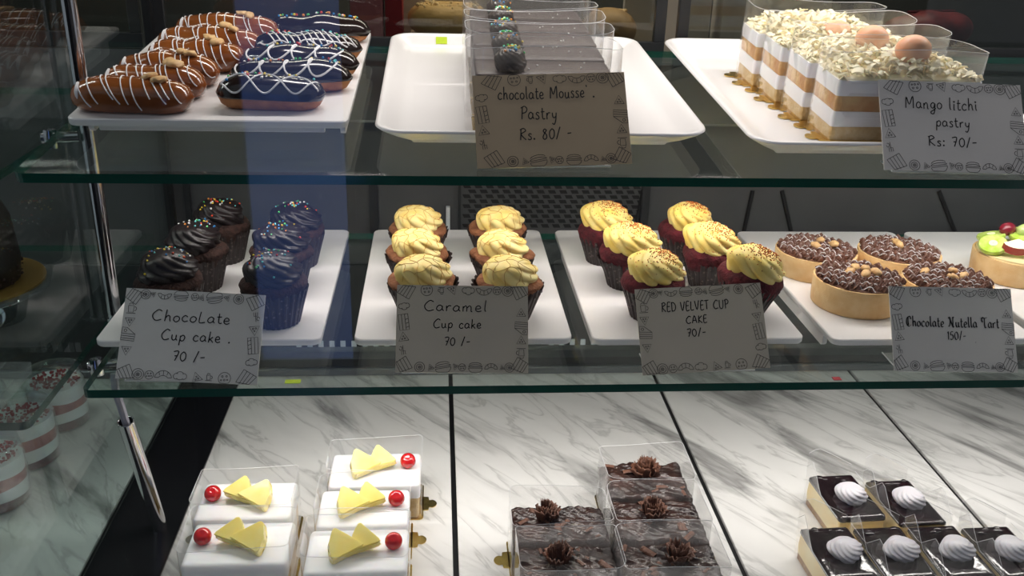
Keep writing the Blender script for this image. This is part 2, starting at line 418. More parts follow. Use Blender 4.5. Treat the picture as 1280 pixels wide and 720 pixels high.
def strip(label, x0, x1, y, z):
    s = thing('strip_lamp', label, 'lamp', (0, 0, 0))
    obj('housing', bbox(x0, x1, y - .007, y + .007, z, z + .007, .001, 1), mat('lamp_housing', (.10, .10, .11), .4, metal=.5), s)
    obj('front_lip', bbox(x0, x1, y - .0085, y - .0072, z - .004, z + .007), mat('lamp_housing', (.10, .10, .11), .4, metal=.5), s)
    obj('diffuser', bbox(x0 + .01, x1 - .01, y - .0045, y + .0045, z - .0008, z - .0002), mat('lamp_diffuser', (.9, .9, .9), .5, emit=((1, .95, .9), 1.5)), s)
strip('thin strip lamp fixed under the middle glass shelf', -.36, 1.08, 1.10, .2585)
strip('thin strip lamp fixed under the upper glass shelf', -.37, 1.0, 1.19, .536)
strip('strip lamp high under the canopy above the upper shelf', -.30, 1.02, 1.27, 1.0)

# ------------------------------------------------------------------ trays
def riser_tray(label, x0, x1, y0, y1, base, rotx=0.):
    wx, wy = x1 - x0, y1 - y0
    t = thing('serving_tray', label, 'tray', ((x0 + x1) / 2, (y0 + y1) / 2, base), (rotx, 0, 0), 'white serving trays')
    H = .030
    obj('top_plate', loft([(.0012, H - .0085), (0, H - .007), (0, H - .0012), (.0012, H)], wx, wy, .012, 5), M_tray, t, smooth=True)
    for s in (-1, 1):
        bm = bmesh.new(); a = wy / 2 - .045; q = []
        for (yy, zz) in ((-a, .004), (-a + .004, 0), (a - .004, 0), (a, .004), (a, H - .008), (-a, H - .008)):
            q.append((yy, zz))
        xx = s * (wx / 2 - .010)
        A = [bm.verts.new((xx - .003, y, z)) for y, z in q]; B = [bm.verts.new((xx + .003, y, z)) for y, z in q]
        bm.faces.new(A); bm.faces.new(B); bridge(bm, A, B)
        obj('leg', bm, M_tray, t)
    return t
riser_tray('white riser tray under the chocolate cupcakes with coloured sprinkles', -.410, -.142, 1.042, 1.452, ZM)
riser_tray('white riser tray under the six caramel cupcakes', -.102, .167, 1.040, 1.453, ZM)
riser_tray('white riser tray under the red velvet cupcakes', .192, .463, 1.036, 1.452, ZM)
riser_tray('white riser tray under the four chocolate nut tarts', .497, .767, 1.030, 1.448, ZM)
riser_tray('white riser tray under the fruit tart at the right edge', .785, 1.055, 1.030, 1.448, ZM)
yc = 1.268
et = riser_tray('wide white tray with eclairs and glazed buns on the upper shelf', -.405, -.100, 1.048, 1.488, ztop(yc) + .0005, R(5.5))
obj('front_apron', bbox(-.125, .125, -.200, -.195, .010, .0215, .001, 1), M_tray, et)

def dish_tray(label, x0, x1, y0, y1):
    yc = (y0 + y1) / 2
    t = thing('serving_platter', label, 'platter', ((x0 + x1) / 2, yc, ztop(yc) + .0005), (R(5.5), 0, 0), 'white rimmed platters')
    prof = [(.046, 0.), (.042, 0.), (.040, .003), (.022, .012), (.004, .0215), (.0, .0245), (.0008, .0265), (.003, .0275), (.007, .0268),
            (.013, .0235), (.024, .0160), (.031, .0130), (.040, .0122)]
    obj('dish', loft(prof, x1 - x0, y1 - y0, .034, 8), M_tray, t, smooth=60)
    return t
mt = dish_tray('white rimmed platter with the chocolate mousse slices, lime sticker on its rim', -.070, .310, 1.025, 1.497)
dish_tray('white rimmed platter with the shaving-topped litchi slices', .352, .735, 1.000, 1.497)
obj('sticker', bbox(-.0085, .0085, -.007, .007, 0, .0006), M_lime, mt, loc=(-.113, .2175, .0202), rot=(R(34), 0, 0))['label'] = 'small lime green sticker'
def flat_sticker(label, x, y, m, sx=.014, sy=.008):
    tag(obj('sticker', bbox(x - sx / 2, x + sx / 2, y - sy / 2, y + sy / 2, ZM, ZM + .0006), m), label, 'sticker')
flat_sticker('lime green sticker near the front edge of the middle shelf', -.170, .990, M_lime, .018, .009)
flat_sticker('tiny red sticker on the middle shelf, left of the tart card', .487, .983, M_red, .010, .008)

# ------------------------------------------------------------------ generic food builders
def lobes(a, n, sharp=.55): return abs(math.cos(n * a / 2)) ** sharp
def swirl(Rr, H, n, twist, amp, seed, lean=(0, 0), tip=.12, coil=0., K=26, seg=110, ell=1., bottom=-.15):
    rnd = random.Random(seed); ph = rnd.random() * 6; bm = bmesh.new(); prev = None
    wob = [(rnd.uniform(-.05, .05), rnd.random() * 6) for _ in range(4)]
    for k in range(K + 1):
        t = k / K
        # profile: swells out from the cake, rounds over to a soft point
        if t < .22: r = .80 + .20 * math.sin(t / .22 * PI / 2); z = H * (bottom * (1 - t / .22) + .30 * t / .22)
        else:
            u = (t - .22) / .78; r = math.cos(u * PI / 2) ** .72; z = H * (.30 + .70 * math.sin(u * PI / 2) ** 1.15)
        r = max(r, .004); ring = []
        for i in range(seg):
            a = 2 * PI * i / seg
            rr = Rr * r * (1 - amp + amp * lobes(a + ph + twist * 2 * PI * t, n)) * (1 + sum(w_ * math.sin((j + 1) * a + p_) for j, (w_, p_) in enumerate(wob)))
            if coil: rr *= 1 + .07 * math.sin(2 * PI * coil * t * 1.0 - a) * (1 - t)
            x = rr * math.cos(a) * ell + lean[0] * t * t; y = rr * math.sin(a) / ell + lean[1] * t * t
            zz = z + (coil and H * .06 * math.sin(2 * PI * coil * t - a) * (1 - t))
            ring.append(bm.verts.new((x, y, zz)))
        if prev: bridge(bm, prev, ring)
        else: bm.faces.new(ring[::-1])
        prev = ring
    bm.faces.new(prev); return bm
def sprinkles(parent, tree, spots, m_list=SPR, r=.0014, seed=0, name='sprinkles'):
    rnd = random.Random(seed); bm = bmesh.new()
    for x, y in spots:
        p, n = drop(tree, x, y)
        if p is None: continue
        n0 = len(bm.faces); ball(bm, p + n * r * .6, r * rnd.uniform(.8, 1.2), 1); mi = rnd.randrange(len(m_list))
        bm.faces.ensure_lookup_table()
        for f in bm.faces[n0:]: f.material_index = mi
    o = obj(name, bm, m_list, parent, smooth=True); o['kind'] = 'stuff'; return o
def liner(parent, r0, r1, h, n=26, jag=.002, seed=0, m=None, flare=None):
    rnd = random.Random(seed); J = [rnd.uniform(-jag, jag) for _ in range(n * 4)]
    def mod(r, z, a, k):
        i = int(round(a / (2 * PI) * n * 4)) % (n * 4); t = z / h
        rr = r * (1 + (.035 + .02 * t) * (1 if i % 4 in (0, 1) else -1) * .5)
        if flare and t > .5: rr *= 1 + flare * (t - .5) * 2 * max(0, math.cos(a - 1.0 * seed)) ** 2
        return rr, z + (J[i] if t > .95 else 0)
    bm = lathe([(r0 * .02, .0004), (r0, .0002), (r0 + (r1 - r0) * .5, h * .5), (r1, h), (r1 - .0012, h - .001), (r1 - .002, h * .8)], n * 4, mod=mod, cap0=True)
    return obj('liner', bm, m or M_liner, parent)
def cake_top(parent, m, r, z0, bulge, seed=0):
    rnd = random.Random(seed); W = [(rnd.uniform(.01, .04), rnd.random() * 6) for _ in range(6)]
    def mod(rr, z, a, k):
        return rr * (1 + sum(w_ * math.sin((j + 2) * a + p_) for j, (w_, p_) in enumerate(W)) * .6), z + .0012 * math.sin(3 * a + seed)
    return obj('cake', lathe([(r * .9, z0 - .012), (r, z0 - .002), (r * 1.07, z0 + bulge * .35), (r * 1.0, z0 + bulge * .75), (r * .8, z0 + bulge), (r * .3, z0 + bulge * 1.15), (.001, z0 + bulge * 1.18)], 40, mod=mod), m, parent, smooth='all')

CK = random.Random(7)
def cupcake(kind, label, x, y, group, seed, rotz=0., lean=(0, 0), size=1.):
    t = thing('cupcake', label, 'cupcake', (x, y, ZT), (0, 0, rotz), group); s = size; rnd = random.Random(seed)
    if kind == 'choc':
        liner(t, .0290 * s, .0410 * s, .048, seed=seed)
        cake_top(t, M_choc, .0390 * s, .048, .013, seed)
        f = obj('frosting', swirl(.0370 * s, .035, 11, .42, .15, seed, lean, coil=2.2), M_ganache, t, smooth='all', loc=(0, 0, .056))
        tree = bvh(f); c = (rnd.uniform(-.006, .006), -.006)
        sp = [(c[0] + rnd.gauss(0, .014), c[1] + rnd.gauss(0, .013)) for _ in range(30)]
        o = sprinkles(t, tree, sp, seed=seed); o.location = f.location
    elif kind == 'caramel':
        liner(t, .0275 * s, .0435 * s, .047, seed=seed, jag=.0025, m=mat('dark_brown_liner', (.028, .013, .011), .45), flare=.12)
        cake_top(t, M_vanilla, .0405 * s, .046, .009, seed)
        f = obj('frosting', swirl(.0345 * s, .030, 8, .30, .17, seed, lean, coil=1.3, ell=1.04), M_butter, t, smooth='all', loc=(0, -.004, .053), rot=(R(10), 0, 0))
        tree = bvh(f); bm = bmesh.new()
        a = rnd.uniform(-.3, .3)
        for k in range(5):
            x0 = -.030 + .015 * k + rnd.uniform(-.003, .003)
            drape(tree, [(x0 + .003 * math.sin(j * .5 + k) + a * (j * .002 - .04), -.038 + j * .002) for j in range(38)], .00038, bm, .0002, 4)
        for k in range(3):
            y0 = -.020 + .016 * k
            drape(tree, [(-.036 + j * .002, y0 + .004 * math.sin(j * .35 + k)) for j in range(36)], .00034, bm, .0002, 4)
        obj('caramel_drizzle', bm, M_caramel, t, loc=f.location, rot=f.rotation_euler)
    else:
        liner(t, .0275 * s, .0400 * s, .042, seed=seed, jag=.0025, flare=.10)
        cake_top(t, M_velvet, .0400 * s, .042, .019, seed)
        f = obj('frosting', swirl(.0375 * s, .033, 9, .36, .16, seed, lean, coil=1.6, ell=1.08), M_butter2, t, smooth='all', loc=(0, -.004, .057), rot=(R(8), R(6), 0))
        tree = bvh(f)
        o = sprinkles(t, tree, [(rnd.gauss(.004, .013), rnd.gauss(.002, .012)) for _ in range(170)] + [(rnd.gauss(.0, .022), rnd.gauss(-.004, .018)) for _ in range(110)],
                      [M_crumb, mat('brown_crumb', (.30, .10, .03), .8)], .00075, seed, 'crumb_dust')
        o.location = f.location; o.rotation_euler = f.rotation_euler
    return t

# chocolate cupcakes
G = 'chocolate cupcakes with coloured sprinkles'
for lab, x, y, sd in (('chocolate cupcake with sprinkles, back left, on the leftmost middle tray', -.314, 1.318, 1),
                      ('chocolate cupcake with sprinkles, middle of the left column', -.324, 1.212, 2),
                      ('chocolate cupcake with sprinkles, front left, half hidden by the chocolate cupcake card', -.333, 1.106, 3),
                      ('chocolate cupcake with sprinkles, back right, behind two others', -.205, 1.300, 4),
                      ('chocolate cupcake with sprinkles, middle of the right column', -.210, 1.208, 5),
                      ('chocolate cupcake with sprinkles, front right beside the card, its dark liner fully visible', -.203, 1.098, 6)):
    cupcake('choc', lab, x, y, G, sd, rotz=sd * .9)
G = 'caramel cupcakes with yellow frosting'
for lab, x, y, sd in (('yellow-frosted caramel cupcake, back left of its tray', -.028, 1.318, 11),
                      ('yellow-frosted caramel cupcake, middle of the left column', -.028, 1.214, 12),
                      ('yellow-frosted caramel cupcake, front left behind the caramel card', -.020, 1.112, 13),
                      ('yellow-frosted caramel cupcake, back right of its tray', .089, 1.318, 14),
                      ('yellow-frosted caramel cupcake, middle of the right column', .089, 1.208, 15),
                      ('yellow-frosted caramel cupcake, front right behind the caramel card', .092, 1.108, 16)):
    cupcake('caramel', lab, x, y, G, sd, rotz=(sd % 5) * .25 - .5, lean=(0, -.004))
G = 'red velvet cupcakes with yellow frosting'
for lab, x, y, sd in (('red velvet cupcake with spiced yellow frosting, back left of its tray', .252, 1.312, 21),
                      ('red velvet cupcake with yellow frosting, middle of the left column, red cake bulging over liner', .268, 1.216, 22),
                      ('red velvet cupcake, front left, its liner beside the red velvet card', .280, 1.108, 23),
                      ('red velvet cupcake with orange-dusted peak, back right of its tray', .374, 1.312, 24),
                      ('red velvet cupcake with yellow frosting, middle of the right column', .386, 1.214, 25),
                      ('red velvet cupcake, front right, leaning out past the card', .402, 1.112, 26)):
    c = cupcake('velvet', lab, x, y, G, sd, rotz=(sd % 5) * .3 - .5, lean=(-.006, .004))
    if sd == 26: c.rotation_euler = (0, R(9), 0); c.location.z += .005

# ------------------------------------------------------------------ tarts
def shell(t, r, h):
    rnd = random.Random(3)
    return obj('crust', lathe([(.001, .0), (r * .95, .0), (r * .985, .002), (r, h * .5), (r * 1.01, h - .001), (r * 1.0, h), (r * .955, h), (r * .95, h - .006), (.001, h - .006)], 56), M_crust, t, smooth=50)
def star(bm, c, r, h, rnd, n=6):
    prev = None; ph = rnd.random() * 3; tx, ty = rnd.uniform(-.3, .3) * r, rnd.uniform(-.3, .3) * r; seg = n * 2
    for k, (q, z) in enumerate(((1., -.2), (1.08, .25), (.72, .6), (.35, .88), (.05, 1.05))):
        ring = []
        for i in range(seg):
            a = 2 * PI * i / seg + ph + k * .35; rr = r * q * (1.0 if i % 2 else .68)
            ring.append(bm.verts.new((c[0] + rr * math.cos(a) + tx * z, c[1] + rr * math.sin(a) + ty * z, c[2] + h * z)))
        if prev: bridge(bm, prev, ring)
        prev = ring
    bm.faces.new(prev)
def nut_tart(label, x, y, r, h, seed, nuts, group):
    t = thing('nut_tart', label, 'tart', (x, y, ZT), (0, 0, 0), group); rnd = random.Random(seed)
    shell(t, r, h)
    bm = bmesh.new()
    lathe([(r * .95, h - .006), (r * .955, h + .001), (r * .6, h + .004), (.001, h + .005)], 48, bm)
    ga = PI * (3 - math.sqrt(5)); N = 120
    for k in range(N):
        q = r * .92 * math.sqrt((k + .5) / N); a = k * ga + seed
        star(bm, (q * math.cos(a), q * math.sin(a), h + .0015 + .003 * (1 - q / r)), .0056, .0064 * rnd.uniform(.8, 1.2), rnd)
    f = obj('chocolate_topping', bm, M_spread, t, smooth=50); f['kind'] = 'stuff'
    tree = bvh(f); bm = bmesh.new()
    for k in range(7):
        o = -.045 + k * .015 + rnd.uniform(-.004, .004); P = []
        for j in range(70):
            s = -.062 + j * .0018; P.append((s * .80 + o * .6, -s * .60 + o * .8 + .002 * math.sin(j * .4 + k)))
        drape(tree, P, .00062, bm, .0004, 4)
    obj('white_drizzle', bm, M_white_ic, t)
    for (nx, ny) in nuts:
        bm = bmesh.new(); ball(bm, (0, 0, 0), .0075, 2, (1.15, .85, .62))
        for v in bm.verts: v.co.z += .0008 * math.sin(v.co.x * 900)
        p, n = drop(tree, nx, ny)
        obj('hazelnut', bm, M_nut, t, smooth='all', loc=(nx, ny, (p.z if p else h) + .0022), rot=(rnd.uniform(-.4, .4), rnd.uniform(-.4, .4), rnd.uniform(0, 3)))
    return t
G = 'chocolate tarts topped with nuts'
nut_tart('chocolate nut tart at back left of the tart tray, large pale nut near centre', .561, 1.268, .0585, .034, 1, ((-.006, -.010), (.012, .018), (.026, .004), (.022, -.008)), G)
nut_tart('chocolate nut tart at back right, white stripes and an upright nut cluster', .686, 1.262, .0590, .034, 2, ((-.002, .010), (-.004, -.004), (.003, .020)), G)
nut_tart('chocolate nut tart at front left, its pale crust side fully visible', .573, 1.146, .0595, .038, 3, ((.000, .016), (.012, .010), (.004, -.010), (.020, -.006), (-.012, .004)), G)
nut_tart('chocolate nut tart at front right, behind the tart price card', .697, 1.142, .0590, .036, 4, ((-.026, .014), (.012, .010), (.0, -.012), (.018, -.006)), G)

t = thing('fruit_tart', 'fruit tart with kiwi, grapes and apple on the rightmost tray', 'tart', (.864, 1.250, ZT))
shell(t, .062, .036)
obj('custard', lathe([(.059, .031), (.058, .038), (.03, .041), (.001, .041)], 40), mat('custard', (.85, .72, .40), .3, coat=.3), t, smooth=True)
kiwi = mat('kiwi_flesh', (.42, .60, .06), .2, coat=.5, noise=(90, (.62, .74, .22))); kc = mat('kiwi_core', (.80, .84, .55), .4)
for (x, y, z, rx, ry) in ((-.046, -.006, .050, 20, -20), (-.034, .022, .054, -10, -12), (.012, .034, .056, -20, 10), (.006, .008, .060, 12, -8)):
    s = obj('kiwi_slice', lathe([(.001, -.0035), (.019, -.0035), (.0205, 0), (.019, .0035), (.001, .0035)], 24), kiwi, t, smooth=50, loc=(x, y, z), rot=(R(rx), R(ry), 0))
    obj('kiwi_core', lathe([(.001, .0036), (.006, .0036), (.006, .0044), (.001, .0046)], 14), kc, s)
gm = mat('red_grape', (.22, .015, .03), .15, coat=.6); gg = mat('green_grape', (.48, .60, .20), .15, coat=.6, sss=.3)
for (x, y, z, m) in ((-.012, .020, .066, gm), (.010, .012, .066, gg), (.024, -.004, .062, gg), (.034, .018, .058, gm)):
    bm = bmesh.new(); ball(bm, (0, 0, 0), .0125, 2, (1.25, .9, .85)); obj('grape_half', bm, m, t, smooth='all', loc=(x, y, z), rot=(0, 0, R(30)))
am = mat('apple_flesh', (.86, .78, .52), .3, coat=.2); ask = mat('apple_skin', (.35, .02, .03), .25, coat=.4)
for (x, y, z, rz, rx) in ((-.022, -.026, .056, -20, 10), (.006, -.034, .056, 25, 0), (.030, -.026, .054, 55, -10), (.044, .004, .052, 95, 10)):
    bm = bmesh.new(); A = []; B = []
    for i in range(9):
        a = PI * (i / 8 - .5) * .9; A.append(bm.verts.new((.020 * math.sin(a), -.014 * math.cos(a), -.006))); B.append(bm.verts.new((.020 * math.sin(a), -.011 * math.cos(a), .006)))
    for f in bridge(bm, A, B, False): f.material_index = 1
    c0 = bm.verts.new((0, .006, -.004)); c1 = bm.verts.new((0, .006, .008))
    bm.faces.new(A + [c0]); bm.faces.new(B[::-1] + [c1]); bm.faces.new((A[0], B[0], c1, c0)); bm.faces.new((A[-1], B[-1], c1, c0))
    obj('apple_wedge', bm, [am, ask], t, loc=(x, y, z), rot=(R(rx + 20), 0, R(rz)))

# ------------------------------------------------------------------ buns and eclairs on the upper left tray
def upper(x, y, h): return (x, y, ztop(y) + h)
def loaf(L, r, seed, squash=.86, bend=.0, K=22, seg=28):
    rnd = random.Random(seed); bm = bmesh.new(); prev = None; W = [(rnd.uniform(-.06, .06), rnd.random() * 6) for _ in range(4)]
    for k in range(K + 1):
        t = -1 + 2 * k / K; e = max(0., 1 - abs(t) ** 3.6) ** .5; ring = []
        for i in range(seg):
            a = 2 * PI * i / seg; rr = r * max(e, .03) * (1 + sum(w_ * math.sin((j + 1) * 2.1 * t + p_ + a) for j, (w_, p_) in enumerate(W)))
            z = rr * math.sin(a) * squash; z = max(z, -r * .62)
            ring.append(bm.verts.new((t * L / 2, rr * math.cos(a) + bend * (1 - t * t), z + r * .62)))
        if prev: bridge(bm, prev, ring)
        else: bm.faces.new(ring[::-1])
        prev = ring
    bm.faces.new(prev); return bm
def bun(label, x, y, rz, L, seed, group):
    t = thing('glazed_bun', label, 'bun', upper(x, y, .0305), (R(5.5), 0, R(rz)), group); rnd = random.Random(seed)
    b = obj('bun_body', loaf(L, .0255, seed, .84), M_caramel_gl, t, smooth='all'); tree = bvh(b); bm = bmesh.new()
    for k in range(10):
        x0 = -L * .42 + k * L * .082 + rnd.uniform(-.004, .004); sl = rnd.uniform(.008, .014); e = R(rnd.uniform(170, 205))
        drape_round(tree, [(x0 + sl * q * q * 1.6, R(50) + (e - R(50)) * q) for q in [j / 20 for j in range(21)]], .0158, .00075, bm)
    drape_round(tree, [(-L * .40 + .002 * j / 10, R(110 + 8 * j)) for j in range(9)], .0158, lambda q: .0022 * math.sin(PI * min(1, max(.12, q))) ** .5 + .0004, bm, 6)
    obj('white_drizzle', bm, M_white_ic, t, smooth=True)
    for k in range(2):
        bm = bmesh.new(); ball(bm, (0, 0, 0), .0085, 2, (1.2, .8, .45))
        for v in bm.verts: v.co += Vector((0, 0, .0015 * math.sin(v.co.x * 700 + v.co.y * 500)))
        nx, ny = L * (.15 + .09 * k), .004 - .008 * k; p, n = drop(tree, nx, ny)
        obj('nut_flake', bm, M_nut, t, smooth='all', loc=(nx, ny, (p.z if p else .04) + .002), rot=(rnd.uniform(-.4, .4), rnd.uniform(-.3, .3), rnd.random() * 3))
G = 'caramel-glazed buns with white drizzle'
for lab, x, y, rz, L, sd in (('caramel-glazed bun with white drizzle, nearest the viewer at the tray corner', -.340, 1.080, -1, .136, 1),
                             ('caramel-glazed bun with white drizzle, second from the front', -.329, 1.132, -6, .122, 2),
                             ('caramel-glazed bun with white drizzle, third from the front', -.326, 1.188, -8, .126, 3),
                             ('caramel-glazed bun with white drizzle, fourth from the front', -.309, 1.258, -9, .130, 4),
                             ('caramel-glazed bun with white drizzle, fifth from the front', -.306, 1.330, -10, .150, 5),
                             ('caramel-glazed bun with white drizzle, farthest back on the tray', -.300, 1.412, -12, .156, 6)):
    bun(lab, x, y, rz, L, sd, G)
def eclair(label, x, y, rz, L, seed, loops, group, plain=False):
    t = thing('eclair', label, 'eclair', upper(x, y, .0305), (R(5.5), 0, R(rz)), group); rnd = random.Random(seed)
    obj('choux_body', loaf(L, .0235, seed, .82), M_choux, t, smooth='all')
    bm = loaf(L * 1.02, .0250, seed, .82)
    g = obj('chocolate_glaze', bm, M_dark_gl, t, smooth='all', loc=(0, 0, .0012))
    bm2 = bmesh.new(); bm2.from_mesh(g.data)                    # glaze only over the upper part
    bmesh.ops.bisect_plane(bm2, geom=bm2.verts[:] + bm2.edges[:] + bm2.faces[:], plane_co=(0, 0, .0105), plane_no=(.03 * (1 if seed % 2 else -1), .12, 1), clear_inner=True)
    bm2.to_mesh(g.data); bm2.free(); tree = bvh(g); bm = bmesh.new()
    if not plain:
        zc = .0152
        if loops == 'cross':
            for ph in (0, PI):
                drape_round(tree, [(-L * .44 + L * .88 * j / 90, R(122) + R(42) * math.sin(j / 90 * 10 + ph)) for j in range(91)], zc, .0011, bm)
        elif loops == 'arc':
            drape_round(tree, [(-L * .42 + L * .78 * j / 110 - .008 * math.sin(j / 110 * 25), R(128) - R(34) * math.cos(j / 110 * 25 + .5)) for j in range(111)], zc, .0013, bm)
        else:
            for k in range(13):
                x0 = -L * .40 + k * L * .06
                drape_round(tree, [(x0 + .0016 * j, R(70 + 6 * j)) for j in range(15)], zc, .0009, bm)
            drape_round(tree, [(-L * .4 + L * .8 * j / 80, R(152) + R(9) * math.sin(j * .25)) for j in range(81)], zc, .0011, bm)
        obj('white_icing', bm, M_white_ic, t, smooth=True, loc=g.location)
    o = sprinkles(t, tree, [(rnd.uniform(-L * .40, L * .40), rnd.gauss(.006, .006)) for _ in range(42 if plain else 24)], seed=seed, r=.0017); o.location = g.location
G = 'chocolate eclairs with sprinkles'
for lab, x, y, rz, L, sd, lp, pl in (('chocolate eclair nearest the viewer, crossed white icing lines', -.190, 1.097, 0, .122, 1, 'cross', False),
                                 ('chocolate eclair second from the front, looped white icing', -.177, 1.165, 4, .146, 2, 'arc', False),
                                 ('chocolate eclair third from the front, wide white icing arcs', -.175, 1.236, -5, .150, 3, 'arc', False),
                                 ('chocolate eclair fourth from the front, close white icing stripes', -.175, 1.312, -6, .148, 4, 'zig', False),
                                 ('plain dark chocolate eclair farthest back, only sprinkles on top', -.170, 1.420, -4, .146, 5, '', True)):
    eclair(lab, x, y, rz, L, sd, lp, G, pl)

# ------------------------------------------------------------------ boxed-up slices: boards, films
def board(t, wx, wy, tab=(1, 0), tabr=.010, z=.0, tabs=None):
    bm = loft([(0, z), (0, z + .0012)], wx, wy, .006, 3)
    o = obj('gold_board', bm, M_gold, t)
    bm = bmesh.new()
    for sx, cy in (tabs or (tab,)):
        outl = [(0, -.016), (.009, -.015), (.010, -.008)] + [(.010 + .011 * math.cos(a), .0 + .010 * math.sin(a)) for a in [R(-65 + 13 * k) for k in range(11)]] + [(.010, .008), (.009, .016), (0, .017)]
        A = [bm.verts.new((sx * (wx / 2 - .002 + px), cy + py, z)) for px, py in outl]; B = [bm.verts.new((v.co.x, v.co.y, z + .0012)) for v in A]
        bm.faces.new(A); bm.faces.new(B); bridge(bm, A, B)
    obj('board_tab', bm, M_gold, t); return o
def film(t, wx, wy, z0, h, r=.010, seed=0, wave=.002, name='film_collar', open_front=False):
    rnd = random.Random(seed); P = rrpts(wx, wy, r, 5); bm = bmesh.new(); A = []; B = []; C_ = []
    pts = []
    for i in range(len(P)):
        a, b = P[i], P[(i + 1) % len(P)]; d = math.dist(a, b); k = max(1, int(d / .012))
        for j in range(k): pts.append((a[0] + (b[0] - a[0]) * j / k, a[1] + (b[1] - a[1]) * j / k))
    ph = rnd.random() * 6
    for i, (x, y) in enumerate(pts):
        u = i / len(pts) * 2 * PI; o = wave * math.sin(3 * u + ph)
        A.append(bm.verts.new((x, y, z0))); B.append(bm.verts.new((x * (1 + o), y * (1 + o), z0 + h * .5)))
        C_.append(bm.verts.new((x * (1 + 2.5 * o), y * (1 + 2.5 * o), z0 + h + wave * 1.5 * math.sin(2 * u + ph))))
    bridge(bm, A, B); bridge(bm, B, C_)
    rim = [v.co.copy() for v in C_]; rim.append(rim[0].copy())
    o = obj(name, bm, M_acet, t, smooth='all')
    e = bmesh.new(); tube(rim, .0003, 4, e, cap=False)
    obj('film_rim', e, mat('film_edge', (.62, .62, .64), .3), o)
    return o

# pineapple slices
def wedge(R0, R1, a0, a1, th):
    bm = bmesh.new(); A = []; B = []; n = 8
    for i in range(n + 1):
        a = a0 + (a1 - a0) * i / n; q = R1 * (1 + .03 * math.sin(i * 2.1)); A.append((q * math.cos(a), q * math.sin(a)))
    for i in range(n, -1, -3):
        a = a0 + (a1 - a0) * i / n; A.append((R0 * math.cos(a), R0 * math.sin(a)))
    lo = [bm.verts.new((x, y, 0)) for x, y in A]; hi = [bm.verts.new((x * .97, y * .97, th)) for x, y in A]
    bm.faces.new(lo[::-1]); bm.faces.new(hi); bridge(bm, lo, hi)
    bmesh.ops.bevel(bm, geom=[e for e in bm.edges], offset=.0012, segments=2, affect='EDGES'); return bm
def pineapple_slice(label, x, y, wx, wy, flip, seed, group, tabs):
    t = thing('pineapple_pastry', label, 'pastry', (x, y, 0.0002), (0, 0, 0), group); rnd = random.Random(seed); h = .058; cz = rnd.uniform(-.002, .002)
    board(t, wx + .008, wy + .004, tabs=tabs)
    obj('sponge', loft([(0.001, .0014), (0, .003), (0, h - .018)], wx - .004, wy - .004, .004, 3), M_sponge, t)
    bm = loft([(.0, h - .020), (-.0005, h - .012), (0., h - .003), (.0016, h - .0006), (.006, h), (.02, h + .0006)], wx, wy, .006, 5,
              jit=lambda px, py, pz: .0012 * math.sin(px * 110 + seed) * math.cos(py * 90) - (.0025 * abs(math.sin(px * 60 + seed)) if pz < h - .015 else 0))
    obj('cream_layer', bm, M_cream, t, smooth=60)
    s = -1 if flip else 1                                   # flip: cherry on the left
    for k, (px, rz, rx, py) in enumerate(((.012, -4, 26, -.004), (.034, 10, 30, .001))):      # chunks lean on each other, narrow ends toward the cherry
        ang = (180 - rz) if s > 0 else rz
        obj('pineapple_chunk', wedge(.006, .047 - .006 * k, R(-29), R(29), .013), M_pine, t, smooth=50,
            loc=(s * px, py, h + .006 + .001 * k), rot=(R(rx * (-1 if s > 0 else 1)), R(-4), R(ang)))
    bm = bmesh.new(); ball(bm, (0, 0, 0), .0112, 3, (1, 1, .95))
    for v in bm.verts:
        d = math.hypot(v.co.x, v.co.y)
        if v.co.z > 0 and d < .005: v.co.z -= .003 * (1 - d / .005)
    obj('cherry', bm, M_cherry, t, smooth='all', loc=(s * (wx * .36), .004, h + .0095), rot=(R(30), 0, 0))
    film(t, wx + .005, wy + .003, .0014, .082, .008, seed)
G = 'pineapple cream slices with cherries'
pineapple_slice('pineapple cream slice at back right, alone in its row, cherry on right', -.088, 1.137, .126, .082, False, 1, G, ((1, -.006),))
pineapple_slice('pineapple cream slice in the middle of the right column, cherry on right', -.098, 1.047, .118, .080, False, 2, G, ((1, .002),))
pineapple_slice('pineapple cream slice at front right, cherry on right, white front edge showing', -.100, .957, .124, .084, False, 3, G, ((1, .0),))
pineapple_slice('pineapple cream slice at back left, cherry on left', -.254, 1.066, .124, .082, True, 4, G, ((-1, -.004),))
pineapple_slice('pineapple cream slice at front left, cherry on left', -.246, .975, .126, .084, True, 5, G, ((-1, .0),))

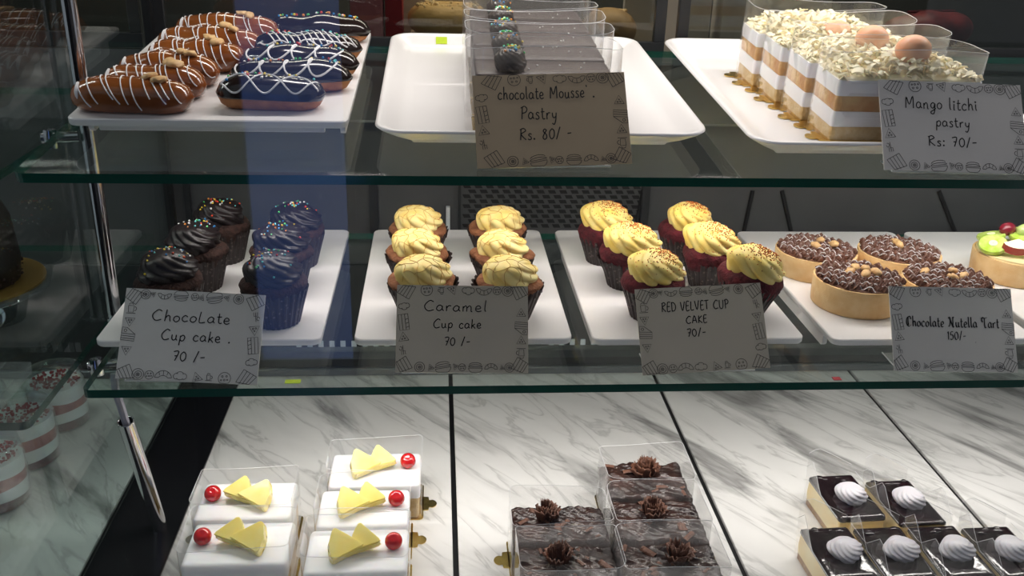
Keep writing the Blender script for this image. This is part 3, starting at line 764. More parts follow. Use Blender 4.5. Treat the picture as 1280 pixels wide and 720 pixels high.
# dark chocolate slices
def curl_flower(bm, r, rnd, hgt=.02):
    for k in range(9):
        a0 = rnd.random() * 6; rr = r * (.35 + .75 * k / 9); ln = rnd.uniform(1.2, 2.4); prev = None; zt = hgt * (1.15 - .55 * k / 9) * rnd.uniform(.8, 1.15)
        for i in range(11):
            a = a0 + ln * i / 10; j = 1 + .14 * math.sin(i * 2.4 + k); zz = zt * (1 + .16 * math.sin(i * 2.9 + k * 2))
            ring = [bm.verts.new((rr * j * q * math.cos(a), rr * j * q * math.sin(a), z)) for q, z in ((.75, 0), (1.0, zz * .6), (1.18, zz), (1.06, zz + .0006), (.90, zz * .6))]
            if prev: bridge(bm, prev, ring, False)
            prev = ring
    return bm
def choc_slice(label, x, y, wx, wy, fx, fy, seed, group, tabs):
    t = thing('chocolate_pastry', label, 'pastry', (x, y, .0002), (0, 0, 0), group); rnd = random.Random(seed); h = .056
    board(t, wx + .006, wy + .004, tabs=tabs)
    obj('cake_layers', loft([(0.001, .0014), (0, .003), (0, h - .008)], wx - .004, wy - .003, .004, 3), M_truf_side, t)
    # rough glazed top, a grid whose height follows the knife strokes
    bm = bmesh.new(); nx, ny = 44, 32; V = []
    for j in range(ny + 1):
        row = []
        for i in range(nx + 1):
            u, v = i / nx, j / ny; X = (u - .5) * wx; Y = (v - .5) * wy
            s_ = math.sin((X * .8 + Y * 1.1) * 420 + 2.2 * math.sin(X * 60 + seed)) * .0013 + .0030 * math.sin(X * 85 + seed + 2 * math.sin(Y * 60)) * math.cos(Y * 105 + seed * 2)
            e = min(u, 1 - u, v, 1 - v); drop_ = .005 * max(0, 1 - e / .06) ** 2 + rnd.uniform(0, .0012) * (e < .04)
            row.append(bm.verts.new((X, Y, h + s_ - drop_ + .001)))
        V.append(row)
    for j in range(ny):
        for i in range(nx): bm.faces.new((V[j][i], V[j][i + 1], V[j + 1][i + 1], V[j + 1][i]))
    rim = [V[0][i] for i in range(nx + 1)] + [V[j][nx] for j in range(1, ny + 1)] + [V[ny][i] for i in range(nx - 1, -1, -1)] + [V[j][0] for j in range(ny - 1, 0, -1)]
    low = [bm.verts.new((v.co.x, v.co.y, h - .016 - .003 * math.sin(k * .7))) for k, v in enumerate(rim)]
    bridge(bm, rim, low)
    obj('glazed_top', bm, M_truf, t, smooth=60)
    obj('chocolate_flower', curl_flower(bmesh.new(), .0175, rnd, .021), M_curl, t, smooth='all', loc=(fx, fy, h - .001))
    for k in range(9):
        px, py = rnd.uniform(-.42, .42) * wx, rnd.uniform(-.44, .44) * wy; bm = bmesh.new(); q = rnd.uniform(.004, .010); prev = None
        for i in range(7):
            a = i / 6 * 2.6; ring = [bm.verts.new((q * (j - .5) * 2.2, q * .5 * math.cos(a), q * .35 * math.sin(a) * (1 + .2 * j))) for j in (0, .5, 1)]
            if prev: bridge(bm, prev, ring, False)
            prev = ring
        obj('chocolate_shard', bm, M_curl, t, smooth='all', loc=(px, py, h), rot=(0, 0, rnd.random() * 3))
    film(t, wx + .004, wy + .003, .0014, .086, .010, seed + 20)
G = 'dark chocolate slices with curl flowers'
choc_slice('dark chocolate slice at the back of the right column, flower-shaped curl on top', .291, 1.100, .118, .086, .004, .014, 1, G, ((1, -.02),))
choc_slice('dark chocolate slice in the middle of the right column', .288, 1.007, .120, .088, -.004, .010, 2, G, ((1, -.01),))
choc_slice('dark chocolate slice at front of the right column, tall curl near its middle', .284, .915, .124, .086, .012, .012, 3, G, ((1, .0),))
choc_slice('dark chocolate slice at the back of the left column, gold tab at left', .157, 1.002, .124, .078, -.018, .018, 4, G, ((-1, .0),))
choc_slice('dark chocolate slice at front of the left column', .158, .918, .122, .080, -.010, .010, 5, G, ((-1, .01),))

# berry cheesecake slices
def cheesecake(label, x, y, rz, seed, group, wx=.066, wy=.104):
    t = thing('berry_cheesecake', label, 'cheesecake', (x, y, .0002), (0, 0, R(rz)), group); rnd = random.Random(seed); h = .044
    obj('biscuit_base', loft([(0, 0), (0, .009)], wx - .002, wy - .002, .003, 2), M_biscuit, t)
    obj('cheese_filling', loft([(0, .009), (-.0012, .022), (.0, h - .005)], wx - .002, wy - .002, .003, 3), M_cheese, t, smooth=50)
    bm = loft([(.002, h - .006), (-.0008, h - .004), (0, h), (.003, h + .0018), (.010, h + .0022), (.022, h + .001)], wx, wy, .004, 6,
              jit=lambda px, py, pz: .0016 * math.sin(px * 210 + seed) * math.sin(py * 150 + 2 * seed))
    obj('berry_glaze', bm, M_berry, t, smooth='all')
    bm = bmesh.new()
    for k in range(5): ball(bm, (rnd.uniform(-.4, .4) * wx, wy * .5 - .008 + rnd.uniform(-.006, .004), h + .001), rnd.uniform(.003, .006), 2, (1.3, 1, .6))
    o = obj('berries', bm, M_berry, t, smooth='all')
    f = obj('rosette', swirl(.0222, .018, 9, .45, .18, seed, (0, 0), coil=1.2, K=18, seg=80), M_ring, t, smooth='all', loc=(.004, -.004, h + .003), rot=(0, 0, seed))
    # film wrapped round the slice, its ends rising to points
    for s in (-1, 1):
        bm = bmesh.new(); xx = s * (wx / 2 + .0015); n = 12; prev = None
        for i in range(n + 1):
            u = i / n; yy = (u - .5) * (wy + .002)
            top = h + .004 + .032 * max(0, 1 - abs(u - (.82 if s < 0 else .30)) / .30)
            ring = [bm.verts.new((xx + s * q * .004 * (q > .6), yy, .001 + q * top)) for q in (0, .6, 1)]
            if prev: bridge(bm, prev, ring, False)
            prev = ring
        edge = [v.co.copy() for v in bm.verts][2::3]
        obj('film_side', bm, M_acet, t, smooth=60)
        e = bmesh.new(); tube(edge, .0003, 4, e, cap=False); obj('film_rim', e, mat('film_edge', (.62, .62, .64), .3), t)
    bm = bmesh.new(); prev = None
    for i in range(9):
        u = i / 8; xx = (u - .5) * (wx + .003); top = h + .012 + .030 * (1 - abs(u - .2) / .8)
        ring = [bm.verts.new((xx, wy / 2 + .0015 + .003 * math.sin(u * PI) + q * .006, .001 + q * top)) for q in (0, .5, 1)]
        if prev: bridge(bm, prev, ring, False)
        prev = ring
    edge = [v.co.copy() for v in bm.verts][2::3]
    obj('film_back', bm, M_acet, t, smooth=60)
    e = bmesh.new(); tube(edge, .0003, 4, e, cap=False); obj('film_rim', e, mat('film_edge', (.62, .62, .64), .3), t)
G = 'dark berry cheesecake slices'
cheesecake('berry cheesecake slice at back left, pale filling side visible', .573, 1.066, 3, 1, G)
cheesecake('berry cheesecake slice at back right, behind the second front slice', .652, 1.052, 3, 2, G)
cheesecake('leftmost front berry cheesecake slice, pale side facing left', .515, 0.945, 2, 3, G)
cheesecake('second berry cheesecake slice from the left in the front row', .587, 0.943, 2, 4, G)
cheesecake('third berry cheesecake slice from the left in the front row', .661, 0.941, 2, 5, G)
cheesecake('rightmost front berry cheesecake slice, at the photo edge', .735, 0.939, 2, 6, G)

# chocolate mousse slices on the upper middle platter
def mousse_slice(label, x, y, seed, group, wx=.156, wy=.066):
    t = thing('mousse_slice', label, 'pastry', upper(x, y, .0135), (R(5.5), 0, 0), group); rnd = random.Random(seed); h = .070
    obj('gold_board', loft([(0, 0), (0, .0012)], wx + .004, wy, .004, 3), M_gold, t)
    bm = loft([(.0, .0014), (0, .030), (.002, .032), (.0, .034), (0, h - .010)], wx - .003, wy - .003, .004, 3)
    obj('sponge_layers', bm, M_mousse_side, t)
    obj('mousse_top', loft([(0, h - .012), (0, h - .002), (.002, h), (.02, h + .0005)], wx, wy, .005, 4, jit=lambda a, b, c: .0010 * math.sin(a * 60 + seed)), M_mousse, t, smooth=50)
    f = obj('rosette', swirl(.0185, .024, 11, .5, .14, seed, coil=1.8, K=20, seg=88), mat('dark_rosette', (.030, .016, .013), .4), t, smooth='all', loc=(-.038, -.012, h + .002))
    o = sprinkles(t, bvh(f), [(rnd.gauss(0, .007), rnd.gauss(0, .006)) for _ in range(26)], [SPR[3], SPR[5], SPR[4], SPR[6], SPR[2], SPR[1]], .0015, seed); o.location = f.location
    bm = bmesh.new()
    for k in range(5): ball(bm, (rnd.uniform(-.02, .06), rnd.uniform(-.025, .025), h + .0015), .0012, 1)
    o = obj('loose_sprinkles', bm, SPR[4], t); o['kind'] = 'stuff'
    film(t, wx + .022, wy - .001, .0014, .098, .020, seed + 5)
G = 'chocolate mousse slices in a row'
for k, lab in enumerate(('chocolate mousse slice at the front of its row, behind the mousse card', 'second chocolate mousse slice from the front',
                         'third chocolate mousse slice from the front', 'fourth chocolate mousse slice from the front', 'chocolate mousse slice farthest back in its row')):
    mousse_slice(lab, .121 + .001 * k, 1.091 + k * .0705, k + 1, G)

# litchi slices under white chocolate shavings
def litchi_slice(label, x, y, seed, litchi, group, wx=.170, wy=.0735):
    t = thing('litchi_slice', label, 'pastry', upper(x, y, .0135), (R(5.5), 0, 0), group); rnd = random.Random(seed)
    board(t, wx + .006, wy, tabs=((-1, -.02), (-1, .02)))
    def lay(nm, z0, z1, ins, m):
        obj(nm, loft([(ins, z0), (ins - .001, (z0 + z1) / 2), (ins, z1)], wx, wy - .002, .004, 4, jit=lambda a, b, c: .0016 * math.sin(a * 150 + b * 190 + round(c * 300) * 1.7) if .003 < c < .07 else 0), m, t, smooth=50)
    lay('sponge_layer', .0012, .019, .002, M_sponge); lay('cream_layer', .0185, .036, .0005, M_cream)
    lay('sponge_layer', .0355, .053, .0015, M_orange_sponge if litchi > .01 or True else M_sponge); lay('cream_layer', .0525, .072, 0, M_cream)
    bm = bmesh.new()
    for k in range(420):                                      # a heap of curled shavings
        u, v = rnd.uniform(-1, 1), rnd.uniform(-1, 1); px, py = u * wx * .485, v * wy * .45
        z = .0745 + .022 * (1 - abs(u) ** 3) * (1 - v ** 4 * .4) * rnd.random() ** .6
        L = rnd.uniform(.007, .016); cu = rnd.uniform(.8, 2.6); wd = rnd.uniform(.0018, .0042)
        M3 = Matrix.Translation((px, py, z)) @ Matrix.Rotation(rnd.random() * 6.3, 4, 'Z') @ Matrix.Rotation(rnd.uniform(-.9, .9), 4, 'X') @ Matrix.Rotation(rnd.uniform(-.9, .9), 4, 'Y')
        prev = None
        for i in range(5):
            a = (i / 4 - .5) * cu; c = (L / cu * math.sin(a), L / cu * math.cos(a) - L / cu)
            ring = [bm.verts.new(M3 @ Vector((c[0], s * wd, c[1] + e))) for s, e in ((-1, 0), (1, 0), (1, .0006), (-1, .0006))]
            if prev: bridge(bm, prev, ring)
            prev = ring
    o = obj('shavings', bm, M_shave, t, smooth=50); o['kind'] = 'stuff'
    obj('cream_mound', loft([(0, .071), (.004, .0745), (.014, .078), (.028, .081)], wx, wy - .002, .004, 5), M_shave, t, smooth='all')
    if litchi:
        bm = bmesh.new(); ball(bm, (0, 0, 0), .0195, 3, (1.05, .95, .88))
        obj('litchi', bm, M_litchi, t, smooth='all', loc=(litchi - .004, -.006, .101 if litchi > .008 else .095 if litchi > .002 else .085))
    film(t, wx + .014, wy - .001, .0014, .104, .022, seed + 5)
G = 'litchi slices in a row'
for k, (lab, lx) in enumerate((('litchi slice at the front of its row, whole peach litchi on white shavings', .012),
                               ('second litchi slice from the front, litchi half buried in shavings', .004),
                               ('third litchi slice from the front', -.002), ('litchi slice farthest back in its row', .0))):
    litchi_slice(lab, .541 - .008 * k, 1.083 + k * .0752, k + 1, lx, G)

# ------------------------------------------------------------------ jars, left case
def jar(label, x, y, seed, group, top=0):
    t = thing('dessert_jar', label, 'jar', (x, y, .0003), (0, 0, seed), group); t.scale = (1.18, 1.18, 1.12); rnd = random.Random(seed)
    obj('glass_body', lathe([(.001, .0), (.034, .0), (.0385, .005), (.039, .050), (.038, .066), (.034, .074), (.0345, .078), (.036, .080), (.0345, .086), (.033, .086), (.0325, .076), (.036, .066), (.037, .050), (.0365, .007), (.032, .003), (.001, .003)], 36), M_jar, t, smooth='all')
    W = [rnd.random() * 6 for _ in range(6)]
    zs = [.004, .015, .031, .047, .067]; ms = [M_velvet, M_cream, mat('pink_red_sponge', (.30, .035, .045), .9, noise=(80, (.45, .12, .11)), bump=(200, .5)), M_cream]; nm = ['sponge_layer', 'cream_layer', 'sponge_layer', 'cream_layer']
    for k in range(4):
        w0, w1 = (W[k] if k else 0), W[k + 1]
        def mod(r, z, a, i, k=k, w0=w0, w1=w1): return r, z + (.0022 * math.sin(2 * a + (w1 if i >= 2 else w0)) if 0 < (k + (i >= 2)) < 4 else 0)
        obj(nm[k], lathe([(.001, zs[k]), (.0358, zs[k]), (.0358, zs[k + 1]), (.001, zs[k + 1])], 30, mod=mod), ms[k], t, smooth=50)
    bm = bmesh.new()
    for k in range(150):
        a, q = rnd.random() * 6.3, .031 * math.sqrt(rnd.random()); ball(bm, (q * math.cos(a), q * math.sin(a), .0675 + rnd.random() * .002), rnd.uniform(.001, .0026), 1)
    o = obj('crumbs', bm, mat('red_crumb', (.33, .03, .04), .9), t); o['kind'] = 'stuff'
G = 'layered cake jars in the left case'
for k, (x, y, lab) in enumerate(((-.612, 1.378, 'layered cake jar farthest back on the left marble, nearest the divider'), (-.620, 1.268, 'layered cake jar second from the back, on the left marble'),
                          (-.622, 1.160, 'layered cake jar third from the back, open top with red crumbs'), (-.640, 1.055, 'layered cake jar at the lower left edge of the photo'),
                          (-.725, 1.350, 'layered cake jar partly seen under the left case shelf'))):
    jar(lab, x, y, k + 1, G)
# dark cake on a gold board with a glass-footed stand, seen through the divider
t = thing('layer_cake', 'tall dark chocolate cake on a gold board, at the left edge', 'cake', (-.640, 1.235, .304))
obj('gold_board', lathe([(.001, 0), (.098, 0), (.098, .003), (.001, .003)], 48), mat('dull_gold_board', (.30, .17, .04), .4, metal=.6), t)
obj('cake_body', lathe([(.001, .003), (.066, .003), (.070, .03), (.066, .09), (.055, .118), (.001, .125)], 40), mat('very_dark_chocolate', (.014, .008, .006), .5, bump=(60, .4)), t, smooth='all')
bm = bmesh.new(); rnd = random.Random(2)
for k in range(60):
    a = rnd.random() * 6.3; ball(bm, (.070 * math.cos(a), .070 * math.sin(a), .006 + rnd.random() * .02), rnd.uniform(.001, .003), 1)
o = obj('crumb_trim', bm, M_choc, t); o['kind'] = 'stuff'
t = thing('cake_stand', 'low glass cake stand under the dark cake, ball-shaped feet', 'stand', (-.640, 1.235, .262))
obj('stand_plate', lathe([(.001, .036), (.105, .036), (.107, .038), (.105, .0415), (.001, .0415)], 48), M_jar, t, smooth=50)
for k in range(3):
    a = R(-50 + 120 * k); bm = bmesh.new(); ball(bm, (0, 0, 0), .018, 3, (1, 1, 1))
    obj('ball_foot', bm, mat('clear_ball', (.9, .95, .95), .03, trans=1., ior=1.45), t, smooth='all', loc=(.080 * math.cos(a), .080 * math.sin(a), .0180))
t = thing('clear_box', 'empty clear lidless box on the dim left case shelf', 'box', (-.54, 1.00, .262))
obj('box_base', bbox(-.05, .05, -.04, .05, 0, .001), M_acryl, t)
for a in ((-.05, .05, -.04, -.039, .001, .014), (-.05, .05, .049, .05, .001, .014), (.049, .05, -.039, .049, .001, .014), (-.05, -.049, -.039, .049, .001, .014)): obj('box_side', bbox(*a), M_acryl, t)

# ------------------------------------------------------------------ things in the room behind the rear doors
def table(label, x0, x1, y0, y1, z):
    t = thing('counter', label, 'counter', ((x0 + x1) / 2, (y0 + y1) / 2, -.8)); a, b = (x1 - x0) / 2, (y1 - y0) / 2; h = z + .8
    obj('counter_top', bbox(-a, a, -b, b, h - .03, h, .003, 1), mat('counter_top_grey', (.10, .10, .095), .4), t)
    obj('counter_body', bbox(-a + .02, a - .02, -b + .02, b - .02, 0, h - .03), M_wall, t)
table('dim grey counter behind the display case', -1.2, 1.7, 1.62, 2.05, .50)
def carton(label, x, y, z, w_, d, h, m, rz=0):
    t = thing('carton', label, 'box', (x, y, z), (0, 0, R(rz)))
    obj('box_body', bbox(-w_ / 2, w_ / 2, -d / 2, d / 2, 0, h - .016, .001, 1), m, t); obj('box_lid', bbox(-w_ / 2 - .002, w_ / 2 + .002, -d / 2 - .002, d / 2 + .002, h - .016, h, .001, 1), m, t)
carton('tall dusky pink box behind the upper shelf, next to the red box', -.120, 1.70, .50, .055, .06, .26, mat('dusky_pink_card', (.35, .10, .12), .6))
carton('dark red box behind the upper shelf', -.074, 1.71, .50, .030, .06, .28, mat('dark_red_card', (.30, .012, .018), .5))
carton('low brown box carrying the ring cake behind the mousse platter', .020, 1.70, .50, .13, .11, .085, mat('brown_card', (.22, .13, .06), .7))
carton('off-white box standing behind the ring cake', .015, 1.84, .50, .20, .10, .19, mat('off_white_card', (.60, .53, .42), .7))
t = thing('ring_cake', 'pale golden ring cake on the low brown box, partly out of frame', 'cake', (.020, 1.70, .5855))
obj('ring', lathe([(.016 + .036 + .026 * math.cos(a) - .010, .026 + .026 * math.sin(a)) for a in [2 * PI * k / 18 for k in range(19)]], 40, mod=lambda r, z, a, k: (r * (1 + .05 * abs(math.cos(5 * a))), z)), mat('golden_cake', (.50, .30, .09), .6, bump=(90, .5)), t, smooth='all')
bm = bmesh.new(); rnd = random.Random(8)
for k in range(80):
    a = rnd.random() * 6.3; q = .042 + rnd.uniform(-.018, .018); ball(bm, (q * math.cos(a), q * math.sin(a), .048 + rnd.random() * .004), rnd.uniform(.0015, .004), 1)
o = obj('crumb_topping', bm, M_sponge, t); o['kind'] = 'stuff'
def round_bun(label, x, y, z, r, m, sc=(1, 1, .75)):
    t = thing('round_bun', label, 'bun', (x, y, z))
    bm = bmesh.new(); ball(bm, (0, 0, r * sc[2] * .8), r, 3, sc)
    for v in bm.verts: v.co.z = max(v.co.z, 0)
    obj('bun_crust', bm, m, t, smooth='all')
    bm = bmesh.new(); tube([(r * .6 * math.cos(a) , r * .3 * math.sin(a), r * sc[2] * 1.62 + .001) for a in [PI * k / 10 for k in range(11)]], .003, 6, bm); obj('score_mark', bm, M_crust, t, smooth=True)
bb = mat('brown_bread', (.34, .20, .07), .6, noise=(20, (.16, .08, .02)))
round_bun('round brown bun behind the mousse platter, high at left', .305, 1.70, .57, .05, bb)
round_bun('round brown bun behind the glass, right of the mousse platter', .350, 1.73, .50, .055, bb)
carton('pale paper carton behind the two round buns', .430, 1.80, .50, .16, .05, .20, mat('pale_card', (.42, .38, .33), .8), -8)
carton('second pale carton behind the litchi platter', .64, 1.82, .50, .22, .05, .21, mat('pale_card', (.42, .38, .33), .8), 6)
rl = mat('dark_red_loaf', (.16, .012, .014), .5, noise=(30, (.07, .008, .01)))
for k, (x, y, z) in enumerate(((.88, 1.70, .50), (.99, 1.83, .50), (.93, 1.765, .572))):
    t = thing('red_loaf', ('dark red loaf behind the litchi card, lowest', 'dark red loaf at the right edge behind the glass', 'dark red loaf lying across the two others')[k], 'loaf', (x, y, z), (0, 0, R(10 * k)), 'dark red loaves')
    obj('loaf_body', loaf(.20, .045, k + 4, .8), rl, t, smooth='all')
    obj('score_mark', tube([(-.06, 0, .0640), (0, .004, .0645), (.06, 0, .0640)], .0025, 6), M_velvet, t, smooth=True)

# ------------------------------------------------------------------ price cards with handwriting
GL = {  # glyphs: advance, strokes; x-height .5, capitals 1.0, descender -.4
'a': (.55, ["42,40 25,52 8,36 6,14 22,2 40,18 43,46 42,16 52,2"]), 'c': (.48, ["42,40 26,52 8,34 8,12 24,0 44,8"]),
'e': (.48, ["8,24 36,28 36,44 22,52 8,36 8,12 24,0 44,8"]), 'g': (.52, ["40,42 22,52 6,34 12,12 30,10 42,44 40,-10 30,-38 10,-34 8,-22 30,-8 50,8"]),
'h': (.55, ["10,100 10,0", "10,24 24,50 38,42 40,20 46,0"]), 'i': (.26, ["12,48 12,4 20,0", "12,66 13,67"]),
'k': (.50, ["10,96 10,0", "38,48 12,24 26,22 44,0"]), 'l': (.28, ["12,100 11,20 20,0"]), 'm': (.80, ["8,48 9,0", "9,30 22,50 32,40 33,0", "33,30 48,50 60,40 62,4 70,0"]),
'n': (.56, ["8,48 9,0", "9,28 24,50 38,42 40,8 48,0"]), 'o': (.50, ["24,50 8,38 6,14 22,0 40,12 42,36 24,50"]), 'p': (.54, ["10,48 9,-38", "10,36 28,52 44,36 38,8 22,2 11,14"]),
'r': (.42, ["8,48 9,0", "9,26 22,48 38,46"]), 's': (.42, ["36,44 22,52 10,40 30,22 32,6 16,0 4,8"]), 't': (.40, ["18,84 17,14 28,0 38,6", "4,54 36,56"]),
'u': (.55, ["8,48 8,16 20,0 38,14 40,48", "40,48 40,12 50,0"]), 'w': (.70, ["6,48 16,0 32,40 46,0 62,48"]), 'y': (.52, ["8,48 12,18 26,10 40,24", "42,48 36,-10 22,-40 6,-30"]),
'A': (.70, ["4,0 32,96 62,0", "16,34 52,36"]), 'C': (.72, ["62,82 38,94 8,60 6,28 28,2 64,12"]), 'D': (.66, ["10,96 10,0", "4,94 40,88 60,52 46,10 8,0"]),
'E': (.56, ["48,94 12,92 10,0 50,4", "10,50 42,52"]), 'K': (.62, ["10,96 10,0", "50,92 12,46 56,0"]), 'L': (.54, ["14,96 10,6 48,8"]), 'M': (.92, ["10,0 14,90 40,30 70,98 76,0"]),
'N': (.72, ["10,0 12,92 54,4 58,98"]), 'P': (.62, ["16,92 14,0", "2,84 34,98 56,76 44,52 16,46"]), 'R': (.64, ["12,94 10,0", "2,86 34,98 52,76 14,48 58,0"]),
'T': (.62, ["30,92 28,0", "2,92 60,96"]), 'U': (.66, ["8,94 8,24 30,0 52,22 56,94"]), 'V': (.66, ["4,94 30,0 58,98"]),
'0': (.56, ["28,88 8,64 8,24 26,0 46,22 46,66 28,88"]), '1': (.30, ["8,70 18,88 17,0"]), '5': (.52, ["44,88 16,86 12,52 34,54 42,26 24,0 6,10"]),
'7': (.52, ["6,86 46,88 22,0", "16,46 40,48"]), '8': (.52, ["40,78 22,88 12,68 36,42 40,14 22,0 8,16 16,40 40,78"]),
'/': (.42, ["36,100 6,-6"]), '-': (.46, ["6,40 40,44"]), ':': (.26, ["12,48 13,47", "12,6 13,5"]), '.': (.26, ["12,3 13,2"]), "'": (.20, ["8,96 14,80"]), ' ': (.42, []),
'q': (.3, ["10,70 11,69"]),
}
# blackletter-style capitals with curls for the printed tart card
GB = {'C': (.78, ["66,84 50,94 24,84 10,50 18,14 44,0 68,16", "36,90 30,50 36,12", "66,84 64,66"]), 'N': (.86, ["2,80 14,94 26,80 24,40 12,8 4,14", "20,88 58,2 70,10", "62,96 60,40 58,2", "62,96 76,88"]),
      'T': (.80, ["2,84 18,98 44,90 80,98", "46,92 43,40 46,8 56,0 68,8", "24,94 10,80 12,62 24,54"])}
def ribbon(bm, P, wd, nib=None):
    P = [Vector((p[0], 0, p[1])) for p in P]; prev = None
    for i, p in enumerate(P):
        d = P[min(i + 1, len(P) - 1)] - P[max(i - 1, 0)]
        if d.length < 1e-9: d = Vector((1, 0, 0))
        d.normalize(); n = Vector((-d.z, 0, d.x)); k = wd
        if nib is not None:
            ang = math.atan2(d.z, d.x) - nib; k = wd * (.35 + 1.25 * abs(math.sin(ang)))
        a, b = bm.verts.new(p + n * k), bm.verts.new(p - n * k)
        if prev: bm.faces.new((prev[0], a, b, prev[1]))
        prev = (a, b)
def write(bm, text, cx, z, hgt, wd, seed, wide=1., track=0., nib=None, slope=0.):
    rnd = random.Random(seed); X = 0; runs = []
    for ch in text:
        adv, st = (GB[ch] if nib is not None and ch in GB else GL[ch]); dy = rnd.uniform(-.03, .03) if nib is None else 0; sk = (rnd.uniform(0, .10) if nib is None else .02)
        for s_ in st:
            pts = [tuple(float(q) / 100 for q in c.split(',')) for c in s_.split()]
            runs.append([(X + (px + sk * py) * wide, py + dy) for px, py in pts])
        X += (adv + track) * wide
    for r_ in runs:
        if len(r_) == 2 and math.dist(r_[0], r_[1]) < .03:
            q = r_[0]; r_ = [(q[0] + .035 * math.cos(a), q[1] + .035 * math.sin(a)) for a in [2 * PI * k / 6 for k in range(7)]]
        P = [(cx + (px - X / 2) * hgt, z + py * hgt + slope * (px - X / 2) * hgt) for px, py in r_]
        ribbon(bm, catmull(P, 4), wd, nib)
# little bakery drawings printed along the card borders (unit box -1..1)
def arc(cx, cy, rx, ry, a0, a1, n=14): return [(cx + rx * math.cos(R(a0 + (a1 - a0) * k / n)), cy + ry * math.sin(R(a0 + (a1 - a0) * k / n))) for k in range(n + 1)]
def ring_(cx, cy, r, n=10): return arc(cx, cy, r, r, 0, 360, n)
DO = {
 'toast': [[(-1, -1), (-1, 1)], [(-.5, -1), (-.5, 1)], [(0, -1), (0, 1)], [(.5, -1), (.5, 1)], [(1, -1), (1, 1)], [(-1, 1), (1, 1)], [(-1, -1), (1, -1)]],
 'pizza': [[(-1, .8), (1, .8), (0, -1), (-1, .8)], ring_(-.25, .35, .14), ring_(.3, .4, .14), ring_(0, -.1, .12)],
 'slice': [[(-1, -.9), (-1, .1), (1, .1), (1, -.9), (-1, -.9)], [(-1, -.25), (1, -.25)], [(-1, -.6), (1, -.6)], [(-1, .1), (-1, 1.), (-.3, 1.), (1, .1)], ring_(-.5, .55, .2)],
 'tall': [[(-.6, -1), (-.6, 1), (.6, 1), (.6, -1), (-.6, -1)], [(-.2, -1), (-.2, 1)], [(.2, -1), (.2, 1)], [(-.6, .6), (-.2, .7)], [(-.6, .1), (-.2, .2)], [(-.6, -.4), (-.2, -.3)]],
 'roll': [ring_(0, 0, 1, 18), ring_(.05, 0, .6, 14), ring_(0, 0, .28, 10), [(-.2, -.2), (.2, .2)], [(-.2, .2), (.2, -.2)]],
 'burger': [arc(0, .1, 1, .75, 0, 180), [(-1, .1), (1, .1)], arc(0, -.1, 1, .3, 180, 360), [(-1, -.1), (1, -.1)], arc(0, -.35, .9, .35, 190, 350)],
 'cookie': [ring_(0, 0, .95, 16), ring_(-.35, .3, .13), ring_(.3, .35, .13), ring_(0, -.25, .13), ring_(.45, -.2, .1), ring_(-.5, -.3, .1)],
 'croissant': [arc(0, -.5, 1.2, 1.2, 10, 170), arc(0, -.5, .7, .5, 20, 160), [(-1.15, -.3), (-.65, -.3)], [(1.15, -.3), (.65, -.3)], [(-.5, .05), (-.65, .55)], [(0, .05), (0, .7)], [(.5, .05), (.65, .55)]],
 'cup': [[(-.6, .7), (-.5, -.6), (.4, -.6), (.5, .7), (-.6, .7)], arc(.6, .1, .4, .4, -90, 90), [(-.9, -.8), (.9, -.8)], arc(-.1, .9, .4, .3, 0, 180)],
 'cloud': [arc(-.6, 0, .5, .5, 60, 300), arc(0, .35, .6, .45, 10, 170), arc(.65, 0, .5, .5, -120, 120), arc(0, -.3, .5, .3, 180, 360)],
 'fork': [[(-.4, 1), (-.4, .2), (.4, .2), (.4, 1)], [(0, 1), (0, -1)], arc(.5, -.4, .3, .4, 0, 300)],
}
def border(bm, W, H, flip):
    def put(k, x, z, s, rot):
        if flip: x, z, rot = W - x, H - z, rot + 180
        c, s_ = math.cos(R(rot)), math.sin(R(rot))
        for st in DO[k]:
            P = []
            for px, py in st:
                q = (x - W / 2 + s * (px * c - py * s_), z + s * (px * s_ + py * c))
                P.append((min(max(q[0], -W / 2 + .0004), W / 2 - .0004), min(max(q[1], .0004), H - .0004)))
            ribbon(bm, P, .00032)
    s = .0075
    for k, x, sc, rot in (('toast', .010, 1.05, -30), ('roll', .023, .75, 0), ('pizza', .032, .4, 10), ('croissant', .045, .9, 180), ('burger', .064, 1.1, 0), ('cookie', .080, .6, 0), ('pizza', .088, .5, 160),
                          ('burger', .103, 1.25, 10), ('pizza', .118, .5, 20), ('roll', .131, .8, 0), ('toast', .151, 1.1, 30)):
        put(k, x, H - .0065 - (0.002 if k == 'toast' else 0), s * sc, rot)
    for k, x, sc, rot in (('toast', .010, 1.15, 25), ('roll', .025, .9, 0), ('cookie', .038, .7, 0), ('croissant', .054, 1.1, 0), ('cloud', .073, .9, 0), ('pizza', .092, .8, 200), ('cup', .106, .55, 0), ('cookie', .124, 1.0, 0), ('toast', .149, 1.15, -28)):
        put(k, x, .0060, s * sc, rot)
    for k, z, sc in (('cup', .082, .8), ('pizza', .067, .75), ('slice', .052, 1.05), ('pizza', .033, .75)): put(k, .0085, z, s * sc, 0 if k != 'slice' else -4)
    for k, z, sc in (('fork', .080, .75), ('pizza', .064, .8), ('tall', .046, 1.3), ('cloud', .026, .8)): put(k, W - .0090, z, s * sc, 8)
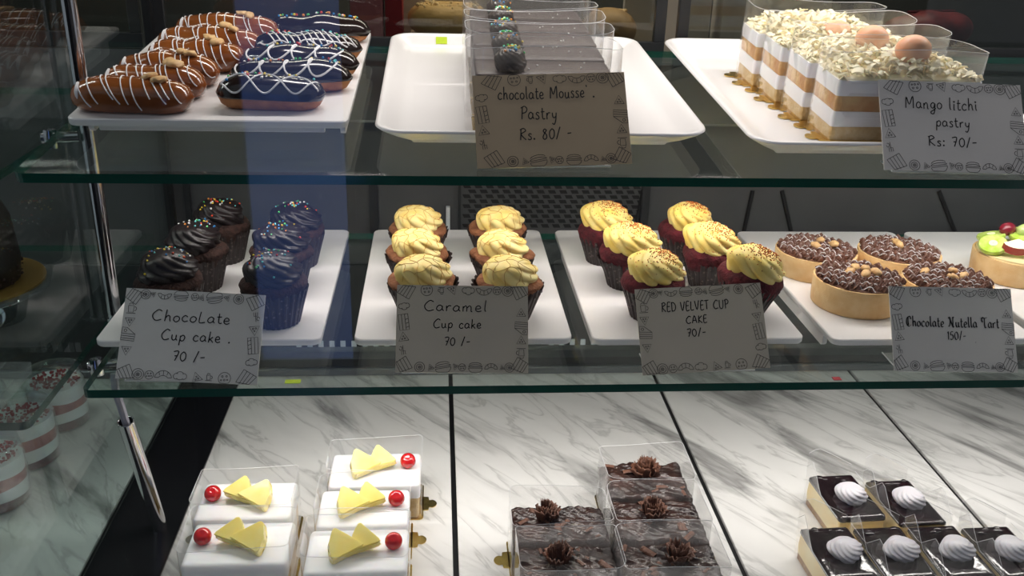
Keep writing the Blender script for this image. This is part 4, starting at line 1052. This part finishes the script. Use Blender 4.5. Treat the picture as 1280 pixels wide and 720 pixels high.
def card(label, hlabel, cx, y, z, rz, roll, m, lines, flip, nib=None, W=.160, H=.107, tilt=0., hold=None, sgn=1):
    LEAN = 34
    rx = -R(LEAN)
    t = thing('price_card', label, 'card', (cx, y, z + .0035), (rx, R(roll), R(rz)), 'price cards')
    b = bmesh.new(); box(b, -W / 2, W / 2, 0, .0012, 0, H)
    obj('card_sheet', b, m, t)
    bm = bmesh.new(); border(bm, W, H, flip); obj('border_print', bm, M_print, t, loc=(0, -.00025, 0))
    bm = bmesh.new()
    for k, (tx, px, pz, hh, wide, wd) in enumerate(lines): write(bm, tx, px, pz, hh, wd, 17 * k + len(tx), wide, .06, nib)
    obj('lettering', bm, M_ink, t, loc=(0, -.0004, 0))
    h = thing('card_holder', hlabel, 'card holder', (cx + sgn * .0, y + .002, z), (0, 0, R(rz)), 'clear card holders')
    hw = .062
    bd = .052 if not tilt else .034
    obj('base_plate', bbox(-hw - .010, hw, .002, bd, .0, .0018, .0005, 1), M_acryl, h, rot=(R(tilt), 0, 0))
    ob = bmesh.new(); tube([(-hw - .010, bd, .0022), (-hw - .010, .002, .0022), (hw, .002, .0022)], .0010, 6, ob); obj('bright_edge', ob, mat('acrylic_edge', (.75, .75, .76), .3), h, rot=(R(tilt), 0, 0))
    bk = bmesh.new(); box(bk, -hw, hw, .0030, .0045, .0035, H + .0012)
    obj('back_plate', bk, M_acryl, h, rot=(rx, R(roll), 0))
    return t
hw = .00062
card('grey card reading Chocolate Cup cake, leftmost on the middle shelf', 'clear holder behind the chocolate cupcake card', -.291, .986, ZM, -2.5, 2.5, M_card2,
     [('ChocoLate', -.002, .070, .0140, 1.25, hw), ('Cup cake .', .006, .0475, .0135, 1.10, hw), ('70 /-', 0, .024, .0125, 1.15, hw)], False, W=.162)
card('grey-brown card reading Caramel Cup cake, with a pale triangular glare', 'clear holder behind the caramel cupcake card', .029, 1.002, ZM, -1, .5, M_card,
     [('Caramel', -.008, .075, .0140, 1.32, hw), ('Cup cake', -.006, .054, .0120, 1.05, hw), ('70 /-', -.006, .033, .0110, 1.1, hw)], True)
card('grey-brown card in neat capitals reading Red Velvet Cup Cake', 'clear holder behind the red velvet card', .329, .999, ZM, 1.5, -2.5, M_card,
     [('RED VELVET CUP', -.006, .077, .0118, .80, hw), ('CAKE', -.006, .0605, .0098, 1.0, hw), ('70/-', -.008, .044, .0105, 1.1, hw)], False)
card('grey card with ornate printed lettering in front of the chocolate nut tarts', 'clear holder behind the tart card', .644, .992, ZM, -2.5, .5, M_card2,
     [('Chocolate Nutella Tart', 0, .056, .0135, .73, .00058), ('150/-', .004, .040, .0115, .85, .0005), ('q', .028, .033, .006, 1, .0003)], True, nib=R(35), W=.158)
yy = .984
card('brown card reading chocolate Mousse Pastry on the upper shelf', 'clear holder behind the mousse pastry card', .128, yy, ztop(yy) + .001, 1.5, -2.0, M_card3,
     [("chocolate Mousse' .", -.004, .078, .0150, .73, hw), ('Pastry', -.014, .054, .0155, .82, hw), ('Rs. 80/ -', -.008, .031, .0135, .93, hw)], True, tilt=5.5, W=.170)
yy = .974
card('grey card reading Mango litchi pastry on the upper shelf, far right', 'clear holder behind the litchi pastry card', .578, yy, ztop(yy) + .001, -2.0, 1.0, M_card2,
     [('Mango litchi', -.012, .074, .0148, .90, hw), ('pastry', .000, .053, .0130, .98, hw), ('Rs: 70/-', -.002, .030, .0120, 1.14, hw)], True, tilt=5.5, W=.166)
